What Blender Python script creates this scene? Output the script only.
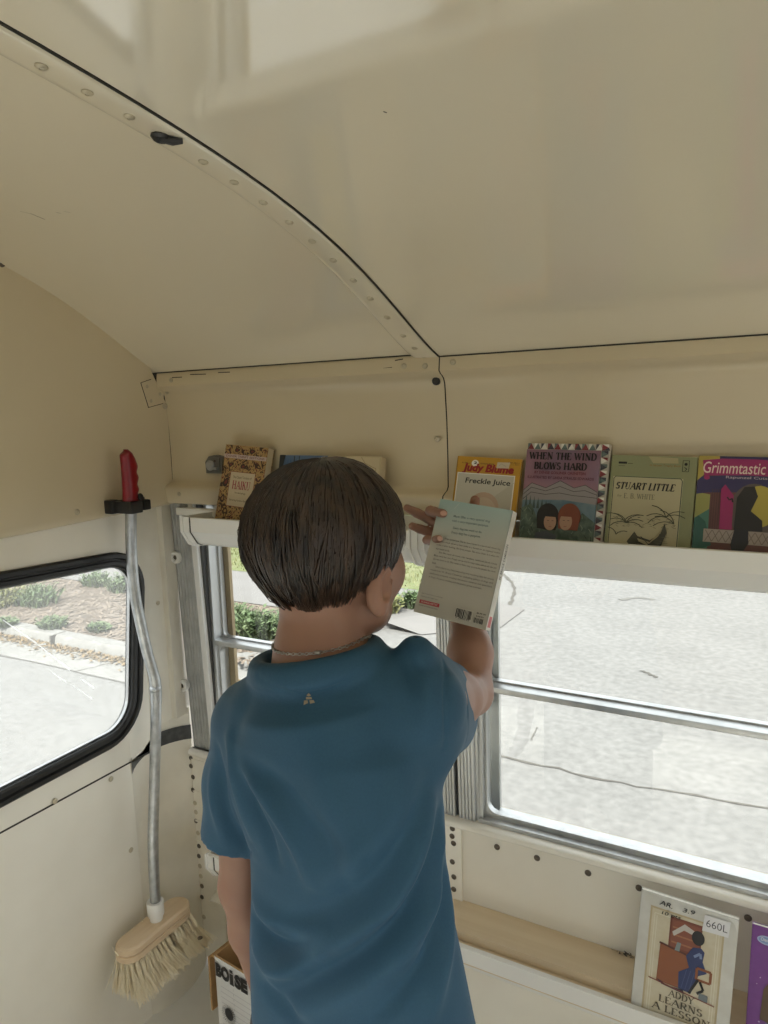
import bpy, bmesh, math, random
import numpy as np
from mathutils import Vector, Matrix
random.seed(7); np.random.seed(7)
scene = bpy.context.scene
for _o in list(bpy.data.objects): bpy.data.objects.remove(_o)
R = math.radians

# ------------------------------------------------------------------ camera, sky, exposure
CAM = Vector((0, 0, 1.43)); FPX = 740.0
def cam_axes(yaw, pitch, roll):
    yaw, pitch, roll = R(yaw), R(pitch), R(roll)
    cy, sy, cp, sp = math.cos(yaw), math.sin(yaw), math.cos(pitch), math.sin(pitch)
    f = Vector((-sy*cp, cy*cp, sp)); r = Vector((cy, sy, 0)); u = r.cross(f)
    c, s = math.cos(roll), math.sin(roll)
    return c*r + s*u, -s*r + c*u, f
CR, CU, CF = cam_axes(29.85, -8.09, -1.82)
cd = bpy.data.cameras.new('camera'); cam = bpy.data.objects.new('camera', cd); scene.collection.objects.link(cam)
cd.sensor_fit = 'VERTICAL'; cd.sensor_height = 36; cd.lens = FPX/1024*36; cd.clip_start = 0.02
cam.matrix_world = Matrix(((CR.x, CU.x, -CF.x, CAM.x), (CR.y, CU.y, -CF.y, CAM.y), (CR.z, CU.z, -CF.z, CAM.z), (0, 0, 0, 1)))
scene.camera = cam
world = bpy.data.worlds.new('overcast_sky'); scene.world = world; world.use_nodes = True
_bg = world.node_tree.nodes['Background']
_bg.inputs[0].default_value = (0.94, 0.97, 1.0, 1); _bg.inputs[1].default_value = 1.6
_sd = bpy.data.lights.new('sun', 'SUN'); _sd.energy = 10.5; _sd.angle = R(9); _sd.color = (1, .96, .88)
sun = bpy.data.objects.new('sun', _sd); scene.collection.objects.link(sun); sun.location = (2, -8, 12)
sun.rotation_mode = 'QUATERNION'; sun.rotation_quaternion = Vector((0, 0, -1)).rotation_difference(Vector((-.16, .62, -.77)))
EXPO = 0.47
scene.view_settings.view_transform = 'Standard'; scene.view_settings.look = 'None'
scene.view_settings.gamma = 1; scene.view_settings.use_curve_mapping = False
scene.view_settings.exposure = EXPO
cy = scene.cycles
cy.max_bounces = 14; cy.diffuse_bounces = 9; cy.glossy_bounces = 4; cy.transmission_bounces = 6; cy.transparent_max_bounces = 16
cy.caustics_reflective = False; cy.caustics_refractive = False; cy.use_denoising = True; cy.sample_clamp_indirect = 6

# ------------------------------------------------------------------ helpers
ORG = {}
def link(o): scene.collection.objects.link(o); return o
def at(px, py, axis, val):
    """the point of the plane (axis = val) on the sight line of a pixel"""
    d = CR*((px-384)/FPX) + CU*(-(py-512)/FPX) + CF
    return CAM + d*((val-CAM[axis])/d[axis])
class MB:
    def __init__(s): s.v = []; s.f = []; s.m = []
    def add(s, vs, fs, m=0):
        n = len(s.v); s.v += [tuple(p) for p in vs]
        for f in fs: s.f.append(tuple(i+n for i in f)); s.m.append(m)
        return s
    def box(s, lo, hi, m=0, b=0.0):
        (x0, y0, z0), (x1, y1, z1) = lo, hi
        if b <= 0:
            v = [(x0,y0,z0),(x1,y0,z0),(x1,y1,z0),(x0,y1,z0),(x0,y0,z1),(x1,y0,z1),(x1,y1,z1),(x0,y1,z1)]
            return s.add(v, [(0,3,2,1),(4,5,6,7),(0,1,5,4),(1,2,6,5),(2,3,7,6),(3,0,4,7)], m)
        bm = bmesh.new(); bmesh.ops.create_cube(bm, size=1)
        for q in bm.verts: q.co = Vector(((x0+x1)/2+q.co.x*(x1-x0), (y0+y1)/2+q.co.y*(y1-y0), (z0+z1)/2+q.co.z*(z1-z0)))
        bmesh.ops.bevel(bm, geom=bm.edges[:], offset=b, segments=2, affect='EDGES', profile=.6)
        return s.bm(bm, m)
    def bm(s, bm, m=0):
        bm.verts.index_update(); s.add([q.co[:] for q in bm.verts], [[q.index for q in f.verts] for f in bm.faces], m); bm.free(); return s
    def prism(s, poly, axis, a, b, m=0, cap=True):
        """closed 2-D outline pulled along an axis; poly holds the two other coordinates in order"""
        n = len(poly)
        def p3(p, t):
            q = list(p); q.insert(axis, t); return q
        v = [p3(p, a) for p in poly]+[p3(p, b) for p in poly]
        f = [(i, (i+1) % n, (i+1) % n+n, i+n) for i in range(n)]
        if cap: f += [tuple(range(n-1, -1, -1)), tuple(range(n, 2*n))]
        return s.add(v, f, m)
    def sheet(s, line, axis, a, b, m=0):
        n = len(line)
        def p3(p, t):
            q = list(p); q.insert(axis, t); return q
        v = [p3(p, a) for p in line]+[p3(p, b) for p in line]
        return s.add(v, [(i, i+1, i+1+n, i+n) for i in range(n-1)], m)
    def loft(s, rings, m=0, close=True, caps=True):
        n = len(rings[0]); v = [p for r in rings for p in r]; f = []
        for k in range(len(rings)-1):
            for i in range(n if close else n-1):
                j = (i+1) % n; f.append((k*n+i, k*n+j, (k+1)*n+j, (k+1)*n+i))
        if caps and close: f += [tuple(range(n-1, -1, -1)), tuple(range((len(rings)-1)*n, len(rings)*n))]
        return s.add(v, f, m)
    def tube(s, pts, rad, n=12, m=0, caps=True):
        pts = [Vector(p) for p in pts]; rings = []; up = None
        if not hasattr(rad, '__len__'): rad = [rad]*len(pts)
        for i, p in enumerate(pts):
            t = (pts[min(i+1, len(pts)-1)]-pts[max(i-1, 0)]).normalized()
            if up is None: up = t.orthogonal().normalized()
            up = (up-t*up.dot(t)).normalized(); w = t.cross(up)
            rings.append([p+(up*math.cos(a)+w*math.sin(a))*rad[i] for a in [2*math.pi*k/n for k in range(n)]])
        return s.loft(rings, m, True, caps)
    def lathe(s, c, axis, prof, n=20, m=0):
        c = Vector(c); ax = Vector(axis).normalized(); u = ax.orthogonal().normalized(); w = ax.cross(u)
        rings = [[c+ax*h+(u*math.cos(a)+w*math.sin(a))*max(r, 1e-5) for a in [2*math.pi*k/n for k in range(n)]] for r, h in prof]
        return s.loft(rings, m)
    def build(s, name, mats, parent=None, smooth=False, org=None, fix=True):
        me = bpy.data.meshes.new(name)
        o0 = Vector(org) if org is not None else (ORG.get(parent.name, Vector()) if parent else Vector())
        me.from_pydata([(p[0]-o0.x, p[1]-o0.y, p[2]-o0.z) for p in s.v], [], s.f)
        mats = mats if isinstance(mats, (list, tuple)) else [mats]
        for k in mats: me.materials.append(k)
        if len(mats) > 1: me.polygons.foreach_set('material_index', s.m)
        if fix:
            bm = bmesh.new(); bm.from_mesh(me); bmesh.ops.recalc_face_normals(bm, faces=bm.faces[:]); bm.to_mesh(me); bm.free()
        if smooth:
            me.polygons.foreach_set('use_smooth', [True]*len(me.polygons))
            if smooth != 'all': me.set_sharp_from_angle(angle=R(38 if smooth is True else smooth))
        me.update()
        o = link(bpy.data.objects.new(name, me))
        if parent:
            o.parent = parent; o.location = o0-ORG.get(parent.name, Vector())
        else: o.location = o0
        ORG[o.name] = o0
        return o
def tag(o, label=None, cat=None, group=None, kind=None):
    if label: o['label'] = label
    if cat: o['category'] = cat
    if group: o['group'] = group
    if kind: o['kind'] = kind
    return o
def empty(name, loc, label=None, cat=None, group=None, kind=None):
    o = link(bpy.data.objects.new(name, None)); o.location = loc; o.empty_display_size = .05; ORG[o.name] = Vector(loc)
    return tag(o, label, cat, group, kind)
def catmull(pts, n=6):
    P = [Vector(p) for p in pts]; P = [2*P[0]-P[1]]+P+[2*P[-1]-P[-2]]; out = []
    for i in range(1, len(P)-2):
        for k in range(n):
            t = k/n
            out.append(.5*((2*P[i])+(-P[i-1]+P[i+1])*t+(2*P[i-1]-5*P[i]+4*P[i+1]-P[i+2])*t*t+(-P[i-1]+3*P[i]-3*P[i+1]+P[i+2])*t**3))
    out.append(P[-2]); return out

# ------------------------------------------------------------------ materials
def mat(name, col, rough=.5, metal=0.0, noise=None, scale=20, amount=.15, bump=0, bscale=60, coat=0, coatr=.1, spec=.5, sss=0, stretch=None, sheen=0):
    m = bpy.data.materials.new(name); m.use_nodes = True; nt = m.node_tree; N = nt.nodes; L = nt.links
    b = N['Principled BSDF']; col = tuple(col)+(1,)
    b.inputs['Base Color'].default_value = col; b.inputs['Roughness'].default_value = rough; b.inputs['Metallic'].default_value = metal
    b.inputs['Specular IOR Level'].default_value = spec; b.inputs['Coat Weight'].default_value = coat; b.inputs['Coat Roughness'].default_value = coatr
    if coat >= 1: b.inputs['Coat IOR'].default_value = 2.4
    if sheen: b.inputs['Sheen Weight'].default_value = sheen; b.inputs['Sheen Roughness'].default_value = .4
    if sss:
        b.inputs['Subsurface Weight'].default_value = sss; b.inputs['Subsurface Radius'].default_value = (.012, .004, .002); b.inputs['Subsurface Scale'].default_value = 1.0
    tc = N.new('ShaderNodeTexCoord'); src = tc.outputs['Object']
    if stretch:
        mp = N.new('ShaderNodeMapping'); mp.inputs['Scale'].default_value = stretch; L.new(src, mp.inputs[0]); src = mp.outputs[0]
    if noise:
        t = N.new('ShaderNodeTexNoise'); t.inputs['Scale'].default_value = scale; t.inputs['Detail'].default_value = 5; L.new(src, t.inputs['Vector'])
        r = N.new('ShaderNodeValToRGB'); r.color_ramp.elements[0].position = .35; r.color_ramp.elements[1].position = .65
        c2 = tuple(noise)+(1,); r.color_ramp.elements[0].color = col
        r.color_ramp.elements[1].color = tuple(col[i]*(1-amount)+c2[i]*amount for i in range(3))+(1,)
        L.new(t.outputs['Fac'], r.inputs[0]); L.new(r.outputs[0], b.inputs['Base Color'])
    if bump:
        t = N.new('ShaderNodeTexNoise'); t.inputs['Scale'].default_value = bscale; t.inputs['Detail'].default_value = 4; L.new(src, t.inputs['Vector'])
        bp = N.new('ShaderNodeBump'); bp.inputs['Strength'].default_value = bump; bp.inputs['Distance'].default_value = .003
        L.new(t.outputs['Fac'], bp.inputs['Height']); L.new(bp.outputs[0], b.inputs['Normal'])
    return m
def glass_mat(name, haze=0.0):
    m = bpy.data.materials.new(name); m.use_nodes = True; nt = m.node_tree; N = nt.nodes; L = nt.links
    N.remove(N['Principled BSDF']); out = N['Material Output']
    tr = N.new('ShaderNodeBsdfTransparent'); tr.inputs[0].default_value = (.97, .985, .975, 1)
    gl = N.new('ShaderNodeBsdfGlossy'); gl.inputs['Roughness'].default_value = .02
    lw = N.new('ShaderNodeLayerWeight'); lw.inputs['Blend'].default_value = .5
    pw = N.new('ShaderNodeMath'); pw.operation = 'POWER'; pw.inputs[1].default_value = 5; L.new(lw.outputs['Facing'], pw.inputs[0])
    fr = N.new('ShaderNodeMath'); fr.operation = 'MULTIPLY_ADD'; fr.inputs[1].default_value = .85; fr.inputs[2].default_value = .03; L.new(pw.outputs[0], fr.inputs[0])
    mx = N.new('ShaderNodeMixShader'); L.new(fr.outputs[0], mx.inputs[0]); L.new(tr.outputs[0], mx.inputs[1]); L.new(gl.outputs[0], mx.inputs[2])
    last = mx
    if haze:
        tl = N.new('ShaderNodeBsdfTranslucent'); tl.inputs[0].default_value = (.95, .95, .93, 1)
        m2 = N.new('ShaderNodeMixShader'); m2.inputs[0].default_value = haze; L.new(mx.outputs[0], m2.inputs[1]); L.new(tl.outputs[0], m2.inputs[2]); last = m2
    L.new(last.outputs[0], out.inputs[0]); return m
M = {}
M['cream'] = mat('cream_gloss_paint', (.63, .55, .395), .32, noise=(.54, .46, .32), scale=3, amount=.25, bump=.015, bscale=9, coat=.25, coatr=.08)  # same paint as the lower panels, darkened to imitate the header's shade
M['ceil'] = mat('ceiling_gloss_paint', (.79, .73, .59), .30, noise=(.74, .68, .55), scale=2, amount=.2, bump=.012, bscale=7, coat=1, coatr=.05)
M['creamdirt_lit'] = mat('cream_paint_worn_lit', (.80, .765, .67), .4, noise=(.55, .51, .43), scale=14, amount=.25, bump=.03, bscale=30)  # wear blotches over a cream lightened to imitate the light low down
M['pale'] = mat('lit_lower_cream_paint', (.85, .82, .74), .36, noise=(.66, .62, .53), scale=5, amount=.3, bump=.02, bscale=12, coat=.2)  # lightened copy of the cream paint; the brighter low light is in its colour
M['seam'] = mat('dark_seam_sealant', (.03, .028, .022), .8)
M['alu'] = mat('brushed_aluminium', (.62, .63, .63), .38, .85, noise=(.42, .43, .43), scale=30, amount=.5, stretch=(1, 1, .05))
M['aludull'] = mat('weathered_aluminium', (.50, .51, .50), .5, .7, noise=(.3, .3, .29), scale=25, amount=.5)
M['aludark'] = mat('dark_window_track', (.07, .07, .07), .6, .2)
M['white'] = mat('white_vinyl', (.80, .80, .78), .35)
M['rubber'] = mat('black_rubber_gasket', (.012, .012, .012), .45)
M['rust'] = mat('stained_inner_jamb', (.46, .36, .22), .7, noise=(.25, .16, .08), scale=18, amount=.6, stretch=(1, 1, .3))
M['screw'] = mat('painted_screw', (.50, .45, .34), .35, .3)
M['rivetdark'] = mat('dark_rivet', (.13, .11, .09), .45, .6)
M['black'] = mat('black_plastic', (.012, .012, .013), .4)
M['glass'] = glass_mat('clear_window_glass')
M['glassh'] = glass_mat('scuffed_window_glass', .10)
M['floor'] = mat('white_painted_floor', (.84, .84, .82), .45, noise=(.62, .62, .60), scale=8, amount=.35, bump=.05, bscale=30)
M['stripe'] = mat('charcoal_band_paint', (.045, .048, .05), .5, noise=(.3, .3, .28), scale=60, amount=.15)
# ------------------------------------------------------------------ bus shell
XR, XF = -1.31, 3.3          # rear wall and open front of the body
YW, YC = 1.262, 0.10         # window-side wall and centre line of the bus
YO = 2*YC-YW                 # opposite wall
XP, PITCH = -0.585, 0.72     # first window post
def ceil_z(y):
    u = abs(y-YC)
    pts = CEIL
    for (a, za), (b, zb) in zip(pts, pts[1:]):
        if u <= b:
            t = (u-a)/(b-a); return za+(zb-za)*t
    return pts[-1][1]
_raw = [(0, 1.772), (.22, 1.764), (.32, 1.7545), (.42, 1.743), (.52, 1.729), (.62, 1.7115), (.737, 1.684), (.832, 1.6545), (.93, 1.615), (1.0, 1.580), (1.06, 1.553), (1.10, 1.538), (1.135, 1.522)]
_c = np.polyfit([p[0] for p in _raw], [p[1] for p in _raw], [0, 2, 4, 6][-1]) if False else None
_A = np.array([[1, p[0]**2, p[0]**4, p[0]**6, p[0]**8] for p in _raw]); _k = np.linalg.lstsq(_A, np.array([p[1] for p in _raw]), rcond=None)[0]
CEIL = [(u, float(sum(k*u**(2*i) for i, k in enumerate(_k)))) for u in np.linspace(0, 1.135, 40)]
def rear_lift(y):
    u = abs(y-YC); return .044*max(0, 1-(u/1.135)**6)
ys = [YC+1.135*math.sin(a) for a in np.linspace(-math.pi/2, math.pi/2, 61)]
def ceil_pt(x, y, off=0):
    t = min(max((XP-x)/(XP-XR), 0), 1); return (x, y, ceil_z(y)+rear_lift(y)*t+off)
b = MB()
xs = list(np.linspace(XR-.02, XP-.003, 9))
b.loft([[ceil_pt(x, y) for y in ys] for x in xs], 0, False)
xs2 = [XP+.0035]+list(np.linspace(XP+.1, XF, 12))
b.loft([[ceil_pt(x, y, -.006) for y in ys] for x in xs2], 0, False)
b.loft([[ceil_pt(XP+.0035, y, o) for y in ys] for o in (-.006, .02)], 0, False)
b.loft([[ceil_pt(x, y, .004) for y in ys] for x in (XP-.02, XP+.03)], 1, False)
b.loft([[ceil_pt(x, y, .03) for y in ys] for x in (XR-.06, XF)], 0, False)
ceiling = b.build('ceiling', [M['ceil'], M['seam']], smooth='all', fix=False); tag(ceiling, kind='structure')

_scr = None
def screw(parent, pos, nrm, r=.0065, m='screw', name='screw'):
    global _scr
    key = name+m
    me = bpy.data.meshes.get(key+'_mesh')
    if me is None:
        q = MB()
        q.lathe((0, 0, 0), (0, 0, 1), [(1.0, -.05), (1.0, .12), (.8, .3), (.55, .40), (.35, .42), (.28, .28), (.01, .28)], 14)
        o = q.build(key+'_mesh', M[m], None, True); me = o.data; bpy.data.objects.remove(o)
    o = link(bpy.data.objects.new(name, me)); o.parent = parent
    o.rotation_mode = 'QUATERNION'; o.rotation_quaternion = Vector((0, 0, 1)).rotation_difference(Vector(nrm).normalized())
    o.location = Vector(pos)-ORG.get(parent.name, Vector()); o.scale = (r, r, r)
    return o

b = MB(); b.tube([(XR, 1.2355, 1.5226), (XP-.05, 1.2355, 1.5226)], .0016, 6); b.tube([(XP, 1.2345, 1.5168), (XF, 1.2345, 1.5168)], .0017, 6); b.build('seam_line', M['seam'], ceiling)
# ceiling rib over the first post
b = MB(); x0, x1 = XP-.054, XP-.002
b.loft([[ceil_pt(x, y, o) for y in ys] for x, o in ((x0-.002, 0), (x0, -.003), (x0+.004, -.0055), (x0+.012, -.0065), (x1-.006, -.0075), (x1, -.006), (x1, .01))], 0, False)
rib = b.build('trim_1', M['ceil'], smooth='all', fix=False); tag(rib, kind='structure')
b = MB(); b.tube([ceil_pt(XP-.0002, y, -.0055) for y in ys], .0016, 6); b.build('seam_line', M['seam'], rib)
for px, py in [(40, 53), (86, 77), (128, 100), (202, 142), (233, 162), (262, 180), (288, 196), (311, 212), (332, 228), (352, 243), (369, 261), (386, 280), (402, 300), (414, 321), (425, 345)]:
    p = at(px, py, 0, XP-.028); z = ceil_z(p.y); dz = (ceil_z(p.y+.005)-ceil_z(p.y-.005))/.01
    screw(rib, (p.x, p.y, z-.006), (0, dz, -1), .0058)
p = at(160, 123, 0, XP-.030)
q = MB(); nn = Vector((0, (ceil_z(p.y+.005)-ceil_z(p.y-.005))/.01, -1)).normalized(); c0 = Vector((p.x, p.y, ceil_z(p.y)-.005))
q.lathe(c0, nn, [(.010, -.003), (.011, .002), (.008, .005), (.006, .004), (.002, .001)], 12)
q.tube([c0+nn*.003, c0+nn*.006+Vector((.012, .006, 0)), c0+nn*.004+Vector((.020, .012, -.002))], [.004, .005, .003], 8)
q.build('sealant_plug', M['black'], rib, True)
# scuffs on the ceiling paint: real scratches through the gloss
q = MB()
for (ax, ay, bx, by, w) in [(20, 211, 30, 213, .0016), (30, 213, 45, 219, .0022), (56, 212, 61, 213, .002), (64, 211, 70, 212, .0016), (383, 111, 387, 112, .003)]:
    a_ = at(ax, ay, 2, 1.72 if ax < 200 else 1.74); b_ = at(bx, by, 2, 1.72 if ax < 200 else 1.74)
    for _ in range(5):
        za = ceil_pt(a_.x, a_.y)[2] - (.006 if a_.x > XP else 0)
        a_ = at(ax, ay, 2, za); b_ = at(bx, by, 2, ceil_pt(b_.x, b_.y)[2] - (.006 if b_.x > XP else 0))
    d = (b_-a_).normalized(); s_ = d.cross(Vector((0, 0, 1))).normalized()*w/2; o_ = Vector((0, 0, -.0006))
    q.add([a_-s_*.3+o_, a_+s_+o_, b_+s_*.4+o_, b_-s_+o_], [(0, 1, 2, 3)])
q.build('paint_scuff', M['seam'], ceiling)

# ---- window-side wall: header above the windows
wall = MB(); XU = XR+.015
hdr = [(1.258, 1.535), (1.236, 1.522), (1.2345, 1.515), (1.231, 1.492), (1.237, 1.486), (1.243, 1.4835), (1.250, 1.478), (1.2545, 1.469), (1.256, 1.455),
       (1.2605, 1.40), (1.262, 1.33), (1.261, 1.277), (1.256, 1.271), (1.243, 1.2655), (1.2365, 1.262), (1.235, 1.256), (1.240, 1.226), (1.244, 1.2225), (1.275, 1.2225), (1.30, 1.2225)]
wall.sheet(hdr, 0, XU+.001, XP+.001); wall.sheet(hdr, 0, XP+.0035, XF)
wall.sheet([(y+.004, z) for y, z in hdr[:-3]], 0, XR-.02, XU+.01, 1)
hd2 = [(y+.003, z) for y, z in hdr[:-3]]
wall.sheet(hd2, 0, XP-.03, XP+.03, 1)
# below the windows
low = [(1.30, .598), (1.266, .598), (1.262, .594), (1.262, .588), (1.268, .583), (1.281, .580), (1.284, .574), (1.284, .30), (1.286, .0)]
wall.sheet(low, 0, XR-.0, XF, 2)
wall.box((XR-.03, 1.345, -.2), (XF, 1.36, .598)); wall.box((XR-.03, 1.335, 1.23), (XF, 1.36, 1.62))
wback = wall.build('wall_back', [M['cream'], M['seam'], M['pale']], smooth=50, fix=False); tag(wback, kind='structure')
n_ = (0, -1, 0)
for px, py, yy in [(437, 439, 1.2555), (404, 366, 1.232), (425, 366, 1.232), (453, 362, 1.232), (171, 380, 1.232), (179, 494, 1.236), (167, 392, 1.25)]:
    screw(wback, at(px, py, 1, yy), n_, .0055)
q = MB(); c0 = at(436, 381, 1, 1.25); q.lathe(c0, n_, [(.0075, -.006), (.008, .001), (.0065, .003), (.001, .0035)], 14); q.build('hole_plug', M['black'], wback, True)
for px, py in [(497, 847), (537, 858), (588, 873), (639, 888), (748, 918)]:
    screw(wback, at(px, py, 1, 1.2835), n_, .0062, 'rivetdark')
q = MB()
for (ax, ay, bx, by) in [(383, 369, 392, 368), (172, 378, 182, 377.5), (190, 375, 206, 374.5), (218, 373, 230, 372.5), (395, 361, 403, 359.5)]:
    a_ = at(ax, ay, 1, 1.2325); b_ = at(bx, by, 1, 1.2325); q.add([a_, b_, b_+Vector((0, 0, .0018)), a_+Vector((0, 0, .0018))], [(0, 1, 2, 3)])
q.build('paint_chip', M['seam'], wback)

# ---- window posts: fluted aluminium strips, one assembly per post
def flute(x0, x1, y=1.262, z0=.598, z1=1.226, n=5, m=0, mb=None):
    w = (x1-x0)/n; line = []
    for i in range(n):
        a = x0+i*w; line += [(a, y+.002), (a+w*.22, y-.0006), (a+w*.78, y-.0006), (a+w, y+.002)]
    poly = line+[(x1, y+.016), (x0, y+.016)]
    mb.prism(poly, 2, z0, z1, m)
def lean(o):
    for v in o.data.vertices:
        z = v.co.z
        if .55 < z < 1.24: v.co.y += .022*(1.226-z)/.63
nbay = 6; k = 2
posts = []
for i in range(nbay):
    xp = XP+i*PITCH
    b = MB(); flute(xp-.032, xp-.006, n=4, mb=b); flute(xp+.001, xp+.038, n=5, mb=b)
    b.box((xp-.006, 1.270, .598), (xp+.001, 1.30, 1.226), 1)
    b.box((xp-.036, 1.268, .598), (xp-.032, 1.33, 1.226), 0); b.box((xp+.038, 1.268, .598), (xp+.044, 1.335, 1.226), 0)
    b.box((xp-.03, 1.279, .598), (xp+.036, 1.345, 1.226), 1)
    o = b.build('trim_%d' % k, [M['alu'], M['aludark']]); lean(o); tag(o, kind='structure'); k += 1
    if i < 2:
        b = MB(); b.box((xp-.034, 1.278, .25), (xp+.008, 1.2845, .590), 0, .0015)
        pl = b.build('rivet_plate', M['pale'], o, True)
        for z in (.573, .556, .541, .499, .466, .438, .36, .33):
            screw(o, (xp-.010+random.uniform(-.003, .003), 1.278, z), n_, .0058, 'rivetdark', 'rivet')
# rear end post, with two round bumpers
b = MB(); flute(-1.312, -1.254, n=6, mb=b)
b.box((-1.254, 1.2615, .598), (-1.237, 1.335, 1.226), 1, .002)
b.box((-1.237, 1.272, .598), (-1.231, 1.33, 1.226), 2)
o = b.build('trim_%d' % k, [M['aludull'], M['white'], M['aludark']]); lean(o); tag(o, kind='structure'); k += 1; rearpost = o
for px, py in [(177, 557), (184, 685)]:
    q = MB(); c0 = at(px, py, 1, 1.266)
    q.lathe(c0, n_, [(.014, -.006), (.0155, .002), (.015, .007), (.012, .010), (.008, .0095), (.0065, .004), (.001, .004)], 20)
    q.lathe(c0, n_, [(.005, .003), (.0055, .0065), (.001, .0068)], 10, 1)
    q.build('bumper', [M['white'], M['rivetdark']], o, True)
# upper corner bits of the end post hidden behind the trough
q = MB(); q.box((-1.275, 1.245, 1.195), (-1.10, 1.262, 1.212), 0, .002); q.build('shelf_bracket', M['white'], o)

# ---- sash windows, one per bay
def rrect(x0, x1, z0, z1, r, n=5):
    out = []
    for cx, cz, a0 in ((x1-r, z1-r, 0), (x0+r, z1-r, 90), (x0+r, z0+r, 180), (x1-r, z0+r, 270)):
        for i in range(n+1):
            a = R(a0+90*i/n); out.append((cx+r*math.cos(a), cz+r*math.sin(a)))
    return out
def frame_ring(mb, outer, inner, y0, y1, m=0):
    n = len(outer)
    v = [(p[0], y0, p[1]) for p in outer]+[(p[0], y0, p[1]) for p in inner]+[(p[0], y1, p[1]) for p in outer]+[(p[0], y1, p[1]) for p in inner]
    f = []
    for i in range(n):
        j = (i+1) % n; f += [(i, j, n+j, n+i), (2*n+i, 3*n+i, 3*n+j, 2*n+j), (i, 2*n+i, 2*n+j, j), (n+i, n+j, 3*n+j, 3*n+i)]
    mb.add(v, f, m)
def sash_window(num, xa, xb, zr=.882):
    w = empty('window_%d' % num, ((xa+xb)/2, 1.3, .6), kind='structure')
    b = MB()      # jambs, head and sill track
    b.box((xa, 1.284, .598), (xb, 1.345, .606)); b.box((xa, 1.29, 1.218), (xb, 1.345, 1.235))
    b.box((xa-.002, 1.29, .598), (xa+.008, 1.345, 1.23)); b.box((xb-.008, 1.29, .598), (xb+.002, 1.345, 1.23))
    b.build('window_frame', M['alu'], w)
    b = MB(); b.box((xa+.008, 1.336, .606), (xa+.026, 1.346, 1.23)); b.box((xb-.026, 1.336, .606), (xb-.008, 1.346, 1.23)); b.build('outer_channel', M['rust' if num == 1 else 'alu'], w)
    lo_o = rrect(xa+.006, xb-.006, .604, zr, .004); lo_i = rrect(xa+.013, xb-.013, .616, zr-.011, .022)
    b = MB(); frame_ring(b, lo_o, lo_i, 1.300, 1.314); s1 = b.build('lower_sash', M['alu'], w, True)
    b = MB(); b.box((xa+.012, 1.306, .610), (xb-.012, 1.309, zr-.008)); b.build('pane', M['glass'], s1)
    up_o = rrect(xa+.008, xb-.008, zr-.004, 1.228, .004); up_i = rrect(xa+.013, xb-.013, zr+.006, 1.21, .010)
    b = MB(); frame_ring(b, up_o, up_i, 1.318, 1.332); b.box((xa+.006, 1.290, zr-.009), (xb-.006, 1.318, zr+.003), 0, .002); s2 = b.build('upper_sash', M['alu'], w, True)
    b = MB(); b.box((xa+.014, 1.323, zr), (xb-.014, 1.326, 1.22)); b.build('pane', M['glass'], s2)
    return w
sash_window(1, -1.231, XP-.036)
for i in range(nbay-1): sash_window(2+i, XP+i*PITCH+.044, XP+(i+1)*PITCH-.036)
nwin = nbay+1

def window_rr(y0, y1, z0, z1, tilt, d, r):
    pts = []
    for yy, zz in rrect(y0-d, y1+d, z0-d, z1+d, r, 8):
        s_ = (zz-(z0+z1)/2)
        if yy > (y0+y1)/2: yy += tilt*s_
        if tilt: zz += -.03*(yy-y0)/(y1-y0) if s_ > 0 else .03*max(0, (yy-(y0+y1)/2)/(y1-y0))
        pts.append((yy, zz))
    return pts
# ---- rear wall (left in the picture) with its rubber-sealed window
b = MB()
# upper panel: fan under the ceiling arch with a rolled bottom edge
yt = [y for y in ys]
yu = np.linspace(YO+.01, YW-.001, 50)
def arch(y): return ceil_pt(XR, min(max(y, YC-1.134), YC+1.134))[2] if abs(y-YC) <= 1.135 else 1.522-(abs(y-YC)-1.135)*3
def zedge(y): return 1.2135+.011*max(0, (y-.8)/.45)
rows = []
for t in (0, .02, .25, .5, .75, 1.0):
    rows.append([(XU, y, zedge(y)+(arch(y)+.004-zedge(y))*t) for y in yu])
b.loft([[(XR-.01, y, zedge(y)-.006) for y in yu], [(XU-.004, y, zedge(y)-.006) for y in yu], [(XU-.001, y, zedge(y)-.003) for y in yu]]+rows[0:], 0, False)
# lower sheet around the window openings, then the sheet under the seam
wins = [(.46, 1.152), (-.26, .46-.0), (-.95, -.26)]
def zs(y): return .645
openings = [(.42, 1.128), (-.30, .30), (-.93, -.42)]
cols = [YO]; 
for a, c in sorted(openings): cols += [a, c]
cols += [1.152]
ZB, ZT = .712, 1.138
for i in range(0, len(cols)-1):
    a, c = cols[i], cols[i+1]
    if any(abs(a-o[0]) < 1e-6 for o in openings):
        hi = window_rr(a, c-.012 if c > 1 else c, .722, 1.132, .10 if c > 1 else 0, .016, .078); ho = rrect(a-.06, c+.024, .648, 1.24, .0005, 8)
        b.loft([[(XR, p[0], p[1]) for p in ho], [(XR, p[0], p[1]) for p in hi]], 2, True, False)
    elif i == len(cols)-2: b.add([(XR, a+.024, .648), (XR, 1.085, .648), (XR, 1.12, .655), (XR, c, .678), (XR, c, 1.24), (XR, a+.024, 1.24)], [(0, 1, 2, 3, 4, 5)], 2)
    else: b.add([(XR, a+(.024 if i > 0 else 0), .648), (XR, c-(.06 if i < len(cols)-2 else 0), .648), (XR, c-(.06 if i < len(cols)-2 else 0), 1.24), (XR, a+(.024 if i > 0 else 0), 1.24)], [(0, 1, 2, 3)], 2)
b.add([(XR+.002, YO, .645), (XR+.002, 1.085, .645), (XR+.002, 1.085, 0), (XR+.002, YO, 0)], [(0, 1, 2, 3)], 2)
b.add([(XR-.001, YO, .652), (XR-.001, 1.16, .652), (XR-.001, 1.16, .642), (XR-.001, YO, .642)], [(0, 1, 2, 3)], 1)
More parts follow.
